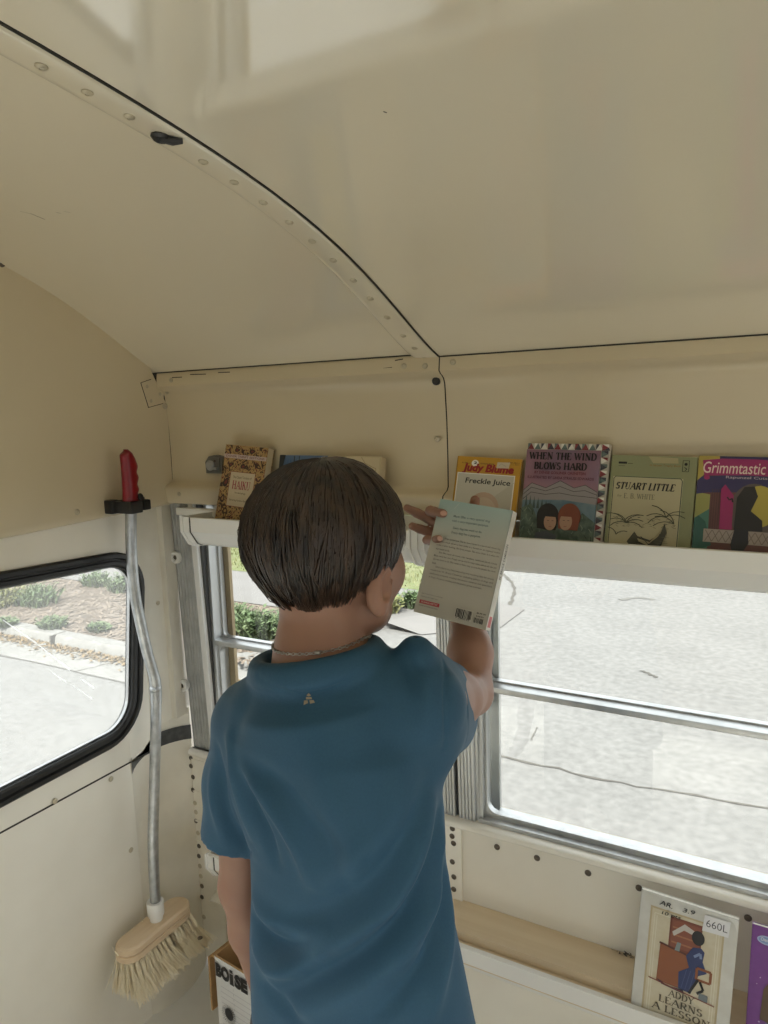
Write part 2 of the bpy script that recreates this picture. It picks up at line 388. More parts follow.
b.box((XR-.06, YO-.1, -.1), (XR-.05, 1.09, .70)); b.box((XR-.06, YO-.1, 1.15), (XR-.05, 1.4, 1.9))
wl = b.build('wall_left', [M['cream'], M['seam'], M['pale']], smooth=50, fix=False); tag(wl, kind='structure')
nx = (1, 0, 0)
for px, py in [(77, 512)]: screw(wl, at(px, py, 0, XU), nx, .0065)
for px, py in [(55, 801), (111, 779), (131, 850)]: screw(wl, at(px, py, 0, XR+.003), nx, .0062)
for px, py, dk in [(85, 309, 1), (1, 264, 1), (141, 358, 0)]:
    p = at(px, py, 0, XU); screw(wl, p+Vector((.004, 0, 0)), (1, 0, -.6), .0065 if dk else .0045, 'rivetdark' if dk else 'screw')
q = MB(); A = [at(141, 383, 0, XU), at(151, 379.5, 0, XU), at(158, 387, 0, XU), at(163, 391, 0, XU), at(163, 403, 0, XU), at(148.5, 407, 0, XU)]
q.prism([(p.y, p.z) for p in A], 0, XU, XU+.0025); gp = q.build('gusset_plate', M['cream'], wl)
q = MB(); q.prism([(p.y+(p.y-1.225)*.05, p.z+(p.z-1.485)*.05) for p in A], 0, XU-.001, XU+.0006); q.build('sealant_line', M['seam'], gp)
for px, py in [(147, 386.5), (151, 401), (160, 394)]: screw(gp, at(px, py, 0, XU+.0025), nx, .0042)
screw(wl, at(165, 406, 0, XU+.003), nx, .0075)

def oval_window(num, y0, y1, z0, z1, tilt=0, haze=False):
    w = empty('window_%d' % num, (XR, (y0+y1)/2, (z0+z1)/2), kind='structure')
    def rr(d, r): return window_rr(y0, y1, z0, z1, tilt, d, r)
    b = MB(); rings = []
    for d, r, x in ((0, .062, XR-.02), (0, .062, XR+.004), (.004, .066, XR+.008), (.011, .073, XR+.008), (.013, .075, XR+.004), (.016, .078, XR+.004), (.019, .081, XR+.010), (.027, .089, XR+.010), (.031, .093, XR+.006), (.031, .093, XR-.01)):
        rings.append([(x, p[0], p[1]) for p in rr(d, r)])
    b.loft(rings, 0, True, False); g = b.build('rubber_gasket', M['rubber'], w, 30)
    b = MB(); ring = rr(-.003, .06); b.loft([[(XR-.006, p[0], p[1]) for p in rr(.002, .062)], [(XR-.004, p[0], p[1]) for p in rr(-.004, .058)], [(XR-.012, p[0], p[1]) for p in rr(-.004, .058)]], 0, True, False)
    b.build('glazing_bead', M['alu'], w)
    b = MB(); b.prism([p for p in rr(.004, .06)], 0, XR-.012, XR-.008); pane = b.build('pane', M['glassh'] if haze else M['glass'], w)
    return w, pane
w9, pane9 = oval_window(nwin, .42, 1.116, .722, 1.132, .10, True); nwin += 1
q = MB()
for (ax, ay, bx, by, w) in [(3, 620, 36, 643, .004), (36, 643, 70, 670, .0045), (52, 672, 66, 682, .003), (80, 678, 94, 688, .0045), (73, 685, 92, 699, .003), (66, 568, 82, 578, .003), (33, 645, 46, 644, .003)]:
    a_ = at(ax, ay, 0, XR-.0075); b_ = at(bx, by, 0, XR-.0075); d = (b_-a_).normalized(); s_ = d.cross(Vector((1, 0, 0)))*w/2
    q.add([a_-s_*.4, a_+s_*.4, b_+s_, b_-s_], [(0, 1, 2, 3)])
M['scratch'] = glass_mat('glass_scratch', .75)
q.build('glass_scratch', M['scratch'], pane9)
oval_window(nwin, -.30, .30, .722, 1.132); nwin += 1
oval_window(nwin, -.93, -.42, .722, 1.132); nwin += 1

# ---- rounded rear corner between rear wall and the window side
def corner(z0, z1, ya, xb, yb, bulge, mb, m=0, off=0.0):
    pts = []
    for i in range(13):
        t = i/12; p = Vector((XR+.001, ya, 0)).lerp(Vector((xb, yb, 0)), t); nrm = Vector((-1, 0.15, 0)).normalized()
        p += nrm*(bulge*math.sin(math.pi*t)**.8-off); pts.append((p.x, p.y))
    mb.sheet(pts, 2, z0, z1, m)
b = MB()
def corner_pts(ya, xb, yb, bulge):
    return [Vector((XR+.001, ya, 0)).lerp(Vector((xb, yb, 0)), i/12)+Vector((-1, .15, 0)).normalized()*bulge*math.sin(math.pi*i/12)**.8 for i in range(13)]
b.loft([[(q_.x, q_.y, z) for q_ in corner_pts(1.085, -1.319, 1.284, bu)] for z, bu in ((-.02, -.030), (.12, -.012), (.3, .018), (.48, .040), (.63, .045))], 0, False)
corner(.618, .655, 1.085, -1.319, 1.284, .045, b, 1, .003); corner(.65, .70, 1.085, -1.319, 1.284, .045, b)
pts = [(XR, 1.150), (XR-.012, 1.168), (XR-.014, 1.20), (XR-.014, 1.232), (XR-.002, 1.236), (XR-.004, 1.272)]
b.sheet(pts, 2, .69, 1.235)
b.box((XR-.09, 1.05, -.1), (XR-.075, 1.36, .69)); b.box((XR-.022, 1.15, .70), (XR-.018, 1.36, 1.3))
cn = b.build('wall_corner', [M['creamdirt_lit'], M['stripe']], smooth=40, fix=False); tag(cn, kind='structure')
for px, py in [(162, 541), (158, 603)]: screw(cn, at(px, py, 0, XR-.012), nx, .0055)
# riveted strip under the end post
b = MB(); b.box((-1.316, 1.275, .02), (-1.235, 1.286, .598), 0, .0015)
for z in (.565, .48, .40, .345): b.box((-1.315, 1.2725, z), (-1.236, 1.282, z+.005), 0, .001)
b.box((-1.235, 1.283, .02), (-1.0, 1.285, .598))
o = b.build('trim_%d' % k, M['creamdirt_lit'], smooth=True); tag(o, kind='structure'); k += 1
for i, (px, py) in enumerate([(191, 758), (191, 766), (193, 777), (193, 790), (195, 803), (196, 812), (196, 821), (198, 833), (199, 846), (199, 856), (200, 866), (201, 876), (202, 886), (202, 897), (204, 917), (203, 930)]):
    screw(o, at(px, py, 1, 1.275), n_, .0062, 'rivetdark' if i in (0, 1, 2, 3, 6, 8, 9, 12, 13) else 'screw', 'rivet')
b = MB(); A = [(-1.246, 1.236), (-1.260, 1.285), (-1.05, 1.285), (-1.05, 1.246)]
b.prism(A, 2, .222, .2265); br = b.build('angle_bracket', M['creamdirt_lit'], o)
for px, py, rr_ in [(200, 938, .006), (225, 949, .009)]: screw(br, at(px, py, 2, .2265), (0, 0, 1), rr_, 'rivetdark' if rr_ < .007 else 'screw')

# ---- floor, opposite wall with windows, front end
b = MB(); b.box((XR-.06, YO-.05, -.05), (XF, 1.40, 0)); fl = b.build('floor', M['floor']); tag(fl, kind='structure')
b = MB()
b.box((XR-.02, YO-.03, -.05), (XF, YO, .60)); b.box((XR-.02, YO-.03, 1.23), (XF, YO, 1.60))
for i in range(nbay):
    xp = XP+i*PITCH; b.box((xp-.04, YO-.03, .6), (xp+.045, YO, 1.23))
b.box((XR-.02, YO-.03, .6), (XR+.06, YO, 1.23))
M['tan'] = mat('tan_opposite_wall', (.36, .30, .21), .6); wf = b.build('wall_front', M['tan']); tag(wf, kind='structure')  # unseen wall; tone invented dark to cut the bounce reaching the header
for i in range(nbay):
    xa = XR+.06 if i == 0 else XP+(i-1)*PITCH+.045; xb = XP+i*PITCH-.04
    w = empty('window_%d' % nwin, ((xa+xb)/2, YO, .6), kind='structure'); nwin += 1
    b = MB(); frame_ring(b, rrect(xa, xb, .6, 1.23, .004), rrect(xa+.014, xb-.014, .614, 1.216, .02), YO-.028, YO-.008); b.box((xa, YO-.026, .87), (xb, YO-.006, .886)); b.build('window_frame', M['alu'], w)
    b = MB(); b.box((xa+.008, YO-.02, .606), (xb-.008, YO-.017, 1.224)); b.build('pane', M['glass'], w)
b = MB(); b.box((XF, YO, -.05), (XF+.03, 1.36, .62)); b.box((XF, YO, 1.5), (XF+.03, 1.36, 1.85)); b.box((XF, YO-.03, .6), (XF+.03, YO+.08, 1.55)); b.box((XF, 1.28, .6), (XF+.03, 1.36, 1.55))
o = b.build('wall_right', M['cream']); tag(o, kind='structure')
# ------------------------------------------------------------------ street outside
GZ = -1.07
M['road'] = mat('pale_concrete_road', (0.152, 0.152, 0.150), .85, noise=(0.123, 0.123, 0.121), scale=1.6, amount=.5, bump=.25, bscale=50)
M['gutter'] = mat('gutter_concrete', (0.181, 0.180, 0.175), .85, noise=(0.136, 0.136, 0.129), scale=3, amount=.5, bump=.2, bscale=40)
M['curb'] = mat('curb_concrete', (0.162, 0.162, 0.157), .85, noise=(0.116, 0.113, 0.107), scale=6, amount=.5, bump=.2, bscale=40)
M['walk'] = mat('sidewalk_concrete', (0.129, 0.126, 0.125), .85, noise=(0.110, 0.107, 0.103), scale=2, amount=.5)
M['mulch'] = mat('bark_mulch', (0.097, 0.076, 0.060), .95, noise=(0.168, 0.145, 0.123), scale=26, amount=.8, bump=.8, bscale=30)
M['lawn'] = mat('far_lawn', (0.088, 0.107, 0.039), .95, noise=(0.136, 0.136, 0.071), scale=5, amount=.6)
M['leafg'] = mat('green_leaves', (0.052, 0.088, 0.036), .6, noise=(0.097, 0.123, 0.058), scale=9, amount=.7)
M['leafy'] = mat('yellow_green_leaves', (0.107, 0.116, 0.039), .6, noise=(0.145, 0.145, 0.065), scale=9, amount=.6)
M['dry'] = mat('dry_leaves', (0.110, 0.071, 0.033), .8, noise=(0.162, 0.123, 0.065), scale=40, amount=.8)
M['chip'] = mat('pale_wood_chips', (0.162, 0.136, 0.107), .9, noise=(0.084, 0.061, 0.046), scale=30, amount=.8)
M['crack'] = mat('crack_filler', (0.065, 0.061, 0.055), .9)
def speckle(m, sc, lo, hi):
    nt = m.node_tree; N = nt.nodes; L = nt.links; b = N['Principled BSDF']; src = b.inputs['Base Color'].links[0].from_socket; tc = N.new('ShaderNodeTexCoord')
    v = N.new('ShaderNodeTexNoise'); v.inputs['Scale'].default_value = sc; v.inputs['Detail'].default_value = 3; L.new(tc.outputs['Object'], v.inputs['Vector'])
    r = N.new('ShaderNodeMapRange'); r.inputs['From Min'].default_value = .3; r.inputs['From Max'].default_value = .7; r.inputs['To Min'].default_value = lo; r.inputs['To Max'].default_value = hi; L.new(v.outputs['Fac'], r.inputs['Value'])
    mx = N.new('ShaderNodeVectorMath'); mx.operation = 'SCALE'; L.new(src, mx.inputs[0]); L.new(r.outputs[0], mx.inputs['Scale']); L.new(mx.outputs[0], b.inputs['Base Color'])
speckle(M['road'], 16, .76, 1.05); speckle(M['gutter'], 20, .82, 1.06); speckle(M['curb'], 20, .85, 1.15)
b = MB(); b.add([(-40, -40, GZ), (40, -40, GZ), (40, 60, GZ), (-40, 60, GZ)], [(0, 1, 2, 3)])
o = b.build('ground_street', M['road']); tag(o, kind='structure')
rd = o
b = MB(); b.add([(-40, 4.57, GZ+.004), (-2.2, 4.57, GZ+.004), (-2.2, 5.4, GZ+.004), (-40, 5.4, GZ+.004)], [(0, 1, 2, 3)])
b.build('gutter_pan', M['gutter'], rd)
def crack(pts, w, name='crack', parent=rd, m='crack', z=GZ+.006, jit=.015):
    q = MB(); P = catmull([(x, y, z) for x, y in pts], 8); rr_ = random.Random(len(pts)*7+int(w*1e4)); prev = None; vs = []; fs = []
    for i, p in enumerate(P):
        t = (P[min(i+1, len(P)-1)]-P[max(i-1, 0)]).normalized(); s_ = Vector((-t.y, t.x, 0)); j = rr_.uniform(-jit, jit); ww = w*rr_.uniform(.5, 1.3)
        vs += [p+s_*(j+ww/2), p+s_*(j-ww/2)]
    q.add(vs, [(2*i, 2*i+1, 2*i+3, 2*i+2) for i in range(len(P)-1)]); return q.build(name, M[m], parent)
crack([(-12, 4.56), (-8, 4.55), (-5.5, 4.57), (-3.5, 4.62), (-1.9, 4.71), (-.97, 4.70), (-.1, 4.77), (2, 4.8), (6, 4.8)], .022)
crack([(-6.2, 4.56), (-6.0, 5.06)], .02); crack([(-4.9, 4.56), (-4.75, 5.06)], .02)
def gz(px, py, z=GZ): p = at(px, py, 2, z); return (p.x, p.y)
crack([gz(503, 574), gz(512, 583), gz(514, 594), gz(508, 608), gz(497, 623), gz(480, 640), gz(462, 650)], .05)
M['stain'] = mat('road_stain', (0.116, 0.115, 0.110), .9, noise=(0.091, 0.088, 0.081), scale=6, amount=.5)
crack([gz(620, 600), gz(638, 598), gz(655, 600)], .08, 'oil_stain', m='stain'); crack([gz(640, 671), gz(648, 674), gz(657, 678)], .03, 'oil_stain')
crack([gz(531, 741), gz(535, 733), gz(537, 728)], .010, 'twig', z=GZ+.01, jit=.003)
# raised planting bed with its kerb: rounded at the driveway
TZ = GZ+.11
bed = [(-40, 5.06), (-5.6, 5.06)]+[(-5.6+1.5*math.sin(R(a)), 6.56-1.5*math.cos(R(a))) for a in range(10, 91, 10)]+[(-4.1, 7.0)]
inn = [(-40, 5.22), (-5.6, 5.22)]+[(-5.6+1.34*math.sin(R(a)), 6.56-1.34*math.cos(R(a))) for a in range(10, 91, 10)]+[(-4.26, 7.0)]
b = MB()
n = len(bed)
b.loft([[(p[0], p[1]-.02, GZ) for p in bed], [(p[0], p[1], TZ-.02) for p in bed], [(p[0], p[1]+.02, TZ) for p in bed], [(p[0], p[1], TZ) for p in inn], [(p[0], p[1], TZ-.05) for p in inn]], 0, False)
o = b.build('trim_%d' % k, M['curb'], smooth=True); tag(o, kind='structure'); k += 1; kerb = o
q = MB(); a_ = at(53, 641, 1, 5.035); q.box((a_.x-.012, 5.0, GZ), (a_.x+.012, 5.2, TZ+.002)); q.build('joint', M['crack'], kerb)
b = MB(); cx = inn+[(-4.26, 8.4)]; b.add([(p[0], p[1], TZ-.012) for p in inn]+[(-4.26, 7.02, TZ-.012), (-40, 7.02, TZ-.012)], [tuple(range(len(inn)+2))])
o = b.build('ground_mulch_bed', M['mulch']); tag(o, kind='structure')
b = MB(); b.add([(-40, 7.0, TZ), (-4.1, 7.0, TZ), (-3.6, 7.6, TZ), (-3.6, 8.42, TZ), (-40, 8.42, TZ)], [(0, 1, 2, 3, 4)]); b.add([(-4.1, 7.0, TZ), (-3.6, 7.6, TZ), (-3.6, 7.6, GZ), (-4.1, 7.0, GZ)], [(0, 1, 2, 3)])
b.add([(-4.1, 7.0, TZ), (-3.6, 7.0, GZ+.01), (-2.9, 7.6, GZ+.01), (-3.6, 7.6, TZ)], [(0, 1, 2, 3)]); b.add([(-3.6, 7.6, TZ), (-2.9, 7.6, GZ+.01), (-2.9, 8.42, GZ+.01), (-3.6, 8.42, TZ)], [(0, 1, 2, 3)])
o = b.build('ground_sidewalk', M['walk']); tag(o, kind='structure')
b = MB(); b.add([(-60, 8.40, TZ+.004), (-4.0, 8.40, TZ+.004), (-5.2, 11.5, TZ+.004), (-27, 60, TZ+.004), (-60, 60, TZ+.004)], [(0, 1, 2, 3, 4)])
o = b.build('ground_lawn', M['lawn']); tag(o, kind='structure')
rg = random.Random(3)
def blades(mb, cx, cy, z, rx, ry, n, h, w, m=0, spread=.6, leaf=False):
    for _ in range(n):
        a = rg.uniform(0, 2*math.pi); r = math.sqrt(rg.random()); x = cx+rx*r*math.cos(a); y = cy+ry*r*math.sin(a)
        hh = h*rg.uniform(.5, 1)*(1-.4*r); tx, ty = rg.gauss(0, spread)*hh*.6, rg.gauss(0, spread)*hh*.6
        b_ = rg.uniform(0, math.pi); ux, uy = math.cos(b_)*w, math.sin(b_)*w
        mb.add([(x-ux*.4, y-uy*.4, z), (x+ux*.4, y+uy*.4, z), (x+tx*.5+ux, y+ty*.5+uy, z+hh*.55), (x+tx*.5-ux, y+ty*.5-uy, z+hh*.6), (x+tx, y+ty, z+hh)], [(0, 1, 2, 3), (3, 2, 4)], m)
        if leaf:
            for _k in range(3):
                t = rg.uniform(.3, .9); px, py, pz = x+tx*t, y+ty*t, z+hh*t; aa = rg.uniform(0, 6.28); l = w*rg.uniform(3, 5)
                c_, s_ = math.cos(aa), math.sin(aa)
                mb.add([(px, py, pz), (px+c_*l*.5-s_*w, py+s_*l*.5+c_*w, pz+l*.35), (px+c_*l, py+s_*l, pz+l*.4), (px+c_*l*.5+s_*w, py+s_*l*.5-c_*w, pz+l*.15)], [(0, 1, 2, 3)], m)
clumps = [  # px, py of the base, half width, half depth, height, colour, label
    ((2, 604), .30, .25, .36, 'leafy', 'yellow-green leafy clump at the left edge of the rear window'),
    ((38, 603), .30, .24, .36, 'leafg', 'wide mid-green clump on the mulch in the left of the rear window'),
    ((52, 627), .17, .12, .18, 'leafg', 'small green weed growing beside the kerb joint'),
    ((99, 630), .15, .10, .12, 'leafg', 'smallest low green weed on the mulch, right of the kerb joint'),
    ((96, 585), .20, .15, .28, 'leafg', 'spiky blue-green plant against the sidewalk, left of the broom pole'),
    ((124, 590), .24, .18, .34, 'leafg', 'taller spiky green plant right behind the bent broom pole'),
    ((5, 624), .16, .10, .12, 'leafg', 'low green weed by the kerb at the far left of the rear window')]
for (px, py), rx, ry, h, mt, lab in clumps:
    p = at(px, py, 2, TZ); b = MB(); blades(b, p.x, p.y, TZ-.014, rx, ry, int(260*max(rx, .25)/.4), h, .012, 0, .55, True)
    o = b.build('leafy_plant', M[mt], None, org=(p.x, p.y, TZ-.012), fix=False); tag(o, lab, 'plant', 'plants in the mulch bed')
row = [((228, 632), 'bushy green plant seen left of the boy\'s ear, nearest the window stile'), ((258, 637), 'bushy green plant showing beside the boy\'s neck on its left'), ((296, 642), 'bushy green plant mostly hidden behind the boy\'s neck'),
       ((415, 607), 'green plant between the boy\'s cheek and the held book'), ((385, 612), 'yellow-green plant just past the boy\'s jaw')]
for (px, py), lab in row:
    p = at(px, py, 2, TZ); b = MB(); s_ = .19 if px < 350 else .15; blades(b, p.x, p.y, TZ-.014, s_, s_*.8, 360 if px < 350 else 170, .42 if px < 350 else .30, .016, 0, .6, True)
    o = b.build('leafy_plant', M['leafg' if px != 385 else 'leafy'], None, org=(p.x, p.y, TZ-.012), fix=False); tag(o, lab, 'plant', 'plants in the mulch bed')
b = MB()
for _ in range(5200):
    x = -rg.uniform(4.4, 10.5); y = rg.uniform(5.25, 6.95); a = rg.uniform(0, 3.14); l = rg.uniform(.02, .06); w = rg.uniform(.006, .014); c_, s_ = math.cos(a), math.sin(a); z = TZ-.010+rg.uniform(0, .012); tl = rg.uniform(-.015, .02)
    b.add([(x-c_*l-s_*w, y-s_*l+c_*w, z), (x-c_*l+s_*w, y-s_*l-c_*w, z), (x+c_*l+s_*w, y+s_*l-c_*w, z+tl), (x+c_*l-s_*w, y+s_*l+c_*w, z+tl)], [(0, 1, 2, 3)])
o = b.build('wood_chips', M['chip'], fix=False); tag(o, 'pale wood chips scattered over the brown mulch behind the kerb', 'mulch', kind='stuff')
b = MB()
for _ in range(2600):
    x = -rg.uniform(4.3, 11.5); y = 5.03-abs(rg.gauss(0, .09)); a = rg.uniform(0, 3.14); l = rg.uniform(.012, .035); w = rg.uniform(.008, .016); c_, s_ = math.cos(a), math.sin(a); z = GZ+.008+rg.uniform(0, .02); tl = rg.uniform(-.005, .02)
    b.add([(x-c_*l, y-s_*l, z), (x+s_*w, y-c_*w, z+tl*.5), (x+c_*l, y+s_*l, z+tl), (x-s_*w, y+c_*w, z)], [(0, 1, 2, 3)])
o = b.build('leaf_litter', M['dry'], fix=False); tag(o, 'brown dry leaves gathered in the gutter along the kerb', 'leaves', kind='stuff')
b = MB()
for _ in range(9000):
    y = rg.uniform(8.45, 11.5); x = -rg.uniform(4.05+(y-8.4)*.39, 13); h = rg.uniform(.03, .08); a = rg.uniform(0, 3.14); w = .008; b.add([(x-w*math.cos(a), y-w*math.sin(a), TZ+.004), (x+w*math.cos(a), y+w*math.sin(a), TZ+.004), (x+rg.uniform(-.03, .03), y+rg.uniform(-.03, .03), TZ+h)], [(0, 1, 2)])
o = b.build('grass', M['leafy'], fix=False); tag(o, 'short yellow-green lawn grass beyond the sidewalk', 'grass', kind='stuff')
# ------------------------------------------------------------------ lettering
def text2d(s, width=None, height=None, bold=0.0, shear=0.0, space=1.0, res=3):
    """filled outlines of a line of type, left-bottom at 0,0"""
    cu = bpy.data.curves.new('t', 'FONT'); cu.body = s; cu.size = 1; cu.offset = bold; cu.shear = shear; cu.space_character = space; cu.resolution_u = res; cu.fill_mode = 'FRONT'
    o = link(bpy.data.objects.new('t', cu)); dg = bpy.context.evaluated_depsgraph_get(); me = o.evaluated_get(dg).to_mesh()
    v = [(q.co.x, q.co.y) for q in me.vertices]; f = [tuple(p.vertices) for p in me.polygons]
    o.evaluated_get(dg).to_mesh_clear(); bpy.data.objects.remove(o); bpy.data.curves.remove(cu)
    return fit2d(v, f, width, height)
def fit2d(v, f, width, height):
    x0 = min(p[0] for p in v); x1 = max(p[0] for p in v); y0 = min(p[1] for p in v); y1 = max(p[1] for p in v)
    if width is None: sy = height/(y1-y0); sx = sy
    elif height is None: sx = width/(x1-x0); sy = sx
    else: sx = width/(x1-x0); sy = height/(y1-y0)
    return [((p[0]-x0)*sx, (p[1]-y0)*sy) for p in v], f
SER = {  # serif capitals: (x0,y0,x1,y1,weight) strokes, 't' thick 'n' thin; arcs as (cx,cy,rx,ry,a0,a1,weight)
 'A': (.9, [(.06,0,.45,1,'n'),(.45,1,.82,0,'t'),(.2,.36,.66,.36,'n')], [(.06,0),(.82,0)]),
 'B': (.75, [(.15,0,.15,1,'t'),(.15,1,.42,1,'n'),(.15,.52,.45,.52,'n'),(.15,0,.45,0,'n'),('a',.40,.76,.22,.24,-90,90,'t'),('a',.42,.26,.26,.26,-90,90,'t')], [(.15,0),(.15,1)]),
 'D': (.85, [(.15,0,.15,1,'t'),(.15,1,.4,1,'n'),(.15,0,.4,0,'n'),('a',.36,.5,.38,.5,-90,90,'t')], [(.15,0),(.15,1)]),
 'E': (.7, [(.15,0,.15,1,'t'),(.15,1,.6,1,'n'),(.15,0,.62,0,'n'),(.15,.52,.45,.52,'n'),(.6,1,.6,.8,'n'),(.62,0,.62,.22,'n')], [(.15,0),(.15,1)]),
 'F': (.66, [(.15,0,.15,1,'t'),(.15,1,.6,1,'n'),(.15,.52,.45,.52,'n'),(.6,1,.6,.8,'n')], [(.15,0),(.15,1)]),
 'H': (.9, [(.16,0,.16,1,'t'),(.74,0,.74,1,'t'),(.16,.52,.74,.52,'n')], [(.16,0),(.16,1),(.74,0),(.74,1)]),
 'I': (.4, [(.2,0,.2,1,'t')], [(.2,0),(.2,1)]),
 'K': (.85, [(.15,0,.15,1,'t'),(.15,.42,.66,1,'n'),(.36,.62,.76,0,'t')], [(.15,0),(.15,1),(.66,1),(.76,0)]),
 'L': (.66, [(.15,0,.15,1,'t'),(.15,0,.6,0,'n'),(.6,0,.6,.24,'n')], [(.15,0),(.15,1)]),
 'N': (.9, [(.16,0,.16,1,'n'),(.16,1,.74,0,'t'),(.74,0,.74,1,'n')], [(.16,0),(.16,1),(.74,1)]),
 'O': (.92, [('a',.46,.5,.34,.5,0,360,'t')], []),
 'R': (.8, [(.15,0,.15,1,'t'),(.15,1,.42,1,'n'),(.15,.5,.42,.5,'n'),('a',.40,.75,.24,.25,-90,90,'t'),(.4,.5,.72,0,'t')], [(.15,0),(.15,1),(.72,0)]),
 'S': (.66, [('a',.33,.75,.22,.25,20,270,'t'),('a',.33,.25,.24,.25,-160,90,'t')], []),
 'T': (.76, [(.38,0,.38,1,'t'),(.06,1,.70,1,'n'),(.06,1,.06,.78,'n'),(.70,1,.70,.78,'n')], [(.38,0)]),
 'U': (.86, [(.16,.3,.16,1,'t'),(.70,.3,.70,1,'n'),('a',.43,.32,.27,.32,180,360,'n')], [(.16,1),(.70,1)]),
 'W': (1.1, [(.06,1,.32,0,'t'),(.32,0,.55,1,'n'),(.55,1,.80,0,'t'),(.80,0,1.04,1,'n')], [(.06,1),(1.04,1)]),
 'Y': (.8, [(.4,0,.4,.45,'t'),(.4,.45,.06,1,'t'),(.4,.45,.74,1,'n')], [(.4,0),(.06,1),(.74,1)]),
 '.': (.3, [(.15,0,.15,.12,'t')], []), ' ': (.36, [], [])}
def serif2d(s, width, height, shear=0.0, bold=1.0):
    V = []; F = []; x = 0
    def quad(ax, ay, bx, by, w):
        dx, dy = bx-ax, by-ay; l = math.hypot(dx, dy) or 1; nx_, ny_ = -dy/l*w/2, dx/l*w/2; n = len(V)
        V.extend([(x+ax+nx_, ay+ny_), (x+ax-nx_, ay-ny_), (x+bx-nx_, by-ny_), (x+bx+nx_, by+ny_)]); F.append((n, n+1, n+2, n+3))
    for ch in s:
        adv, st, sf = SER[ch]
        for k_ in st:
            if k_[0] == 'a':
                _, cx, cy_, rx, ry, a0, a1, w = k_; N_ = 14
                for i in range(N_):
                    p = R(a0+(a1-a0)*i/N_); q = R(a0+(a1-a0)*(i+1)/N_); mid = (p+q)/2
                    ww = (.06+.12*abs(math.cos(mid)))*bold if w == 't' else .07*bold
                    quad(cx+rx*math.cos(p), cy_+ry*math.sin(p), cx+rx*math.cos(q), cy_+ry*math.sin(q), ww)
            else: quad(*k_[:4], (.17 if k_[4] == 't' else .07)*bold)
        for sx, sy in sf: quad(sx-.15, sy, sx+.15, sy, .06*bold)
        x += adv+.06
    V = [(p[0]+shear*p[1], p[1]) for p in V]
    return fit2d(V, F, width, height)

# ------------------------------------------------------------------ books
def flat(name, col, rough=.45, noise=None, scale=60, amount=.3): return mat(name, col, rough, noise=noise, scale=scale, amount=amount)
INK = {}
def ink(col, key=None):
    key = key or 'ink_%02x%02x%02x' % tuple(int(255*c) for c in col)
    if key not in INK: INK[key] = mat('print_'+key, col, .42)
    return INK[key]
M['page'] = mat('page_edges', (.62, .53, .37), .85, noise=(.45, .37, .24), scale=200, amount=.5, stretch=(1, 20, 1))
M['pagew'] = mat('white_page_edges', (.74, .71, .64), .85, noise=(.55, .52, .45), scale=200, amount=.5)
class Art:
    """flat printed shapes on a board, in board coordinates, stacked by layers"""
    def __init__(s, o, U, V, N): s.o, s.U, s.V, s.N = o, U, V, N; s.mb = MB(); s.mats = []; s.lay = 1
    def mi(s, m):
        if m not in s.mats: s.mats.append(m)
        return s.mats.index(m)
    v0 = v1 = 0.0      # the part of the cover hidden by the trough lip, and the full height
    def pt(s, u, v, h): return s.o+s.U*u+s.V*(s.v0*s.v1+(1-s.v0)*v)+s.N*h
    def poly(s, pts, m, step=1):
        s.lay += step; s.mb.add([s.pt(u, v, s.lay*.00006) for u, v in pts], [tuple(range(len(pts)))], s.mi(m)); return s
    def rect(s, u0, v0, u1, v1, m): return s.poly([(u0, v0), (u1, v0), (u1, v1), (u0, v1)], m)
    def ell(s, cu, cv, ru, rv, m, a0=0, a1=360, n=24): return s.poly([(cu+ru*math.cos(R(a0+(a1-a0)*i/n)), cv+rv*math.sin(R(a0+(a1-a0)*i/n))) for i in range(n if a1-a0 >= 360 else n+1)], m)
    def line(s, pts, w, m):
        s.lay += 1; h = s.lay*.00006
        for (a, b_), (c, d) in zip(pts, pts[1:]):
            l = math.hypot(c-a, d-b_) or 1; nu, nv = -(d-b_)/l*w/2, (c-a)/l*w/2
            s.mb.add([s.pt(a+nu, b_+nv, h), s.pt(a-nu, b_-nv, h), s.pt(c-nu, d-nv, h), s.pt(c+nu, d+nv, h)], [(0, 1, 2, 3)], s.mi(m))
        return s
    def frame(s, u0, v0, u1, v1, w, m): return s.line([(u0, v0), (u1, v0), (u1, v1), (u0, v1), (u0, v0)], w, m)
    def text(s, t2, u, v, m, ang=0, arc=0):
        s.lay += 1; V, F = t2; c, d = math.cos(R(ang)), math.sin(R(ang)); w = max(p[0] for p in V)
        def mp(p):
            x, y = p
            if arc: y = y+arc*(1-((x-w/2)/(w/2))**2)
            return s.pt(u+x*c-y*d, v+x*d+y*c, s.lay*.00006)
        s.mb.add([mp(p) for p in V], F, s.mi(m)); return s
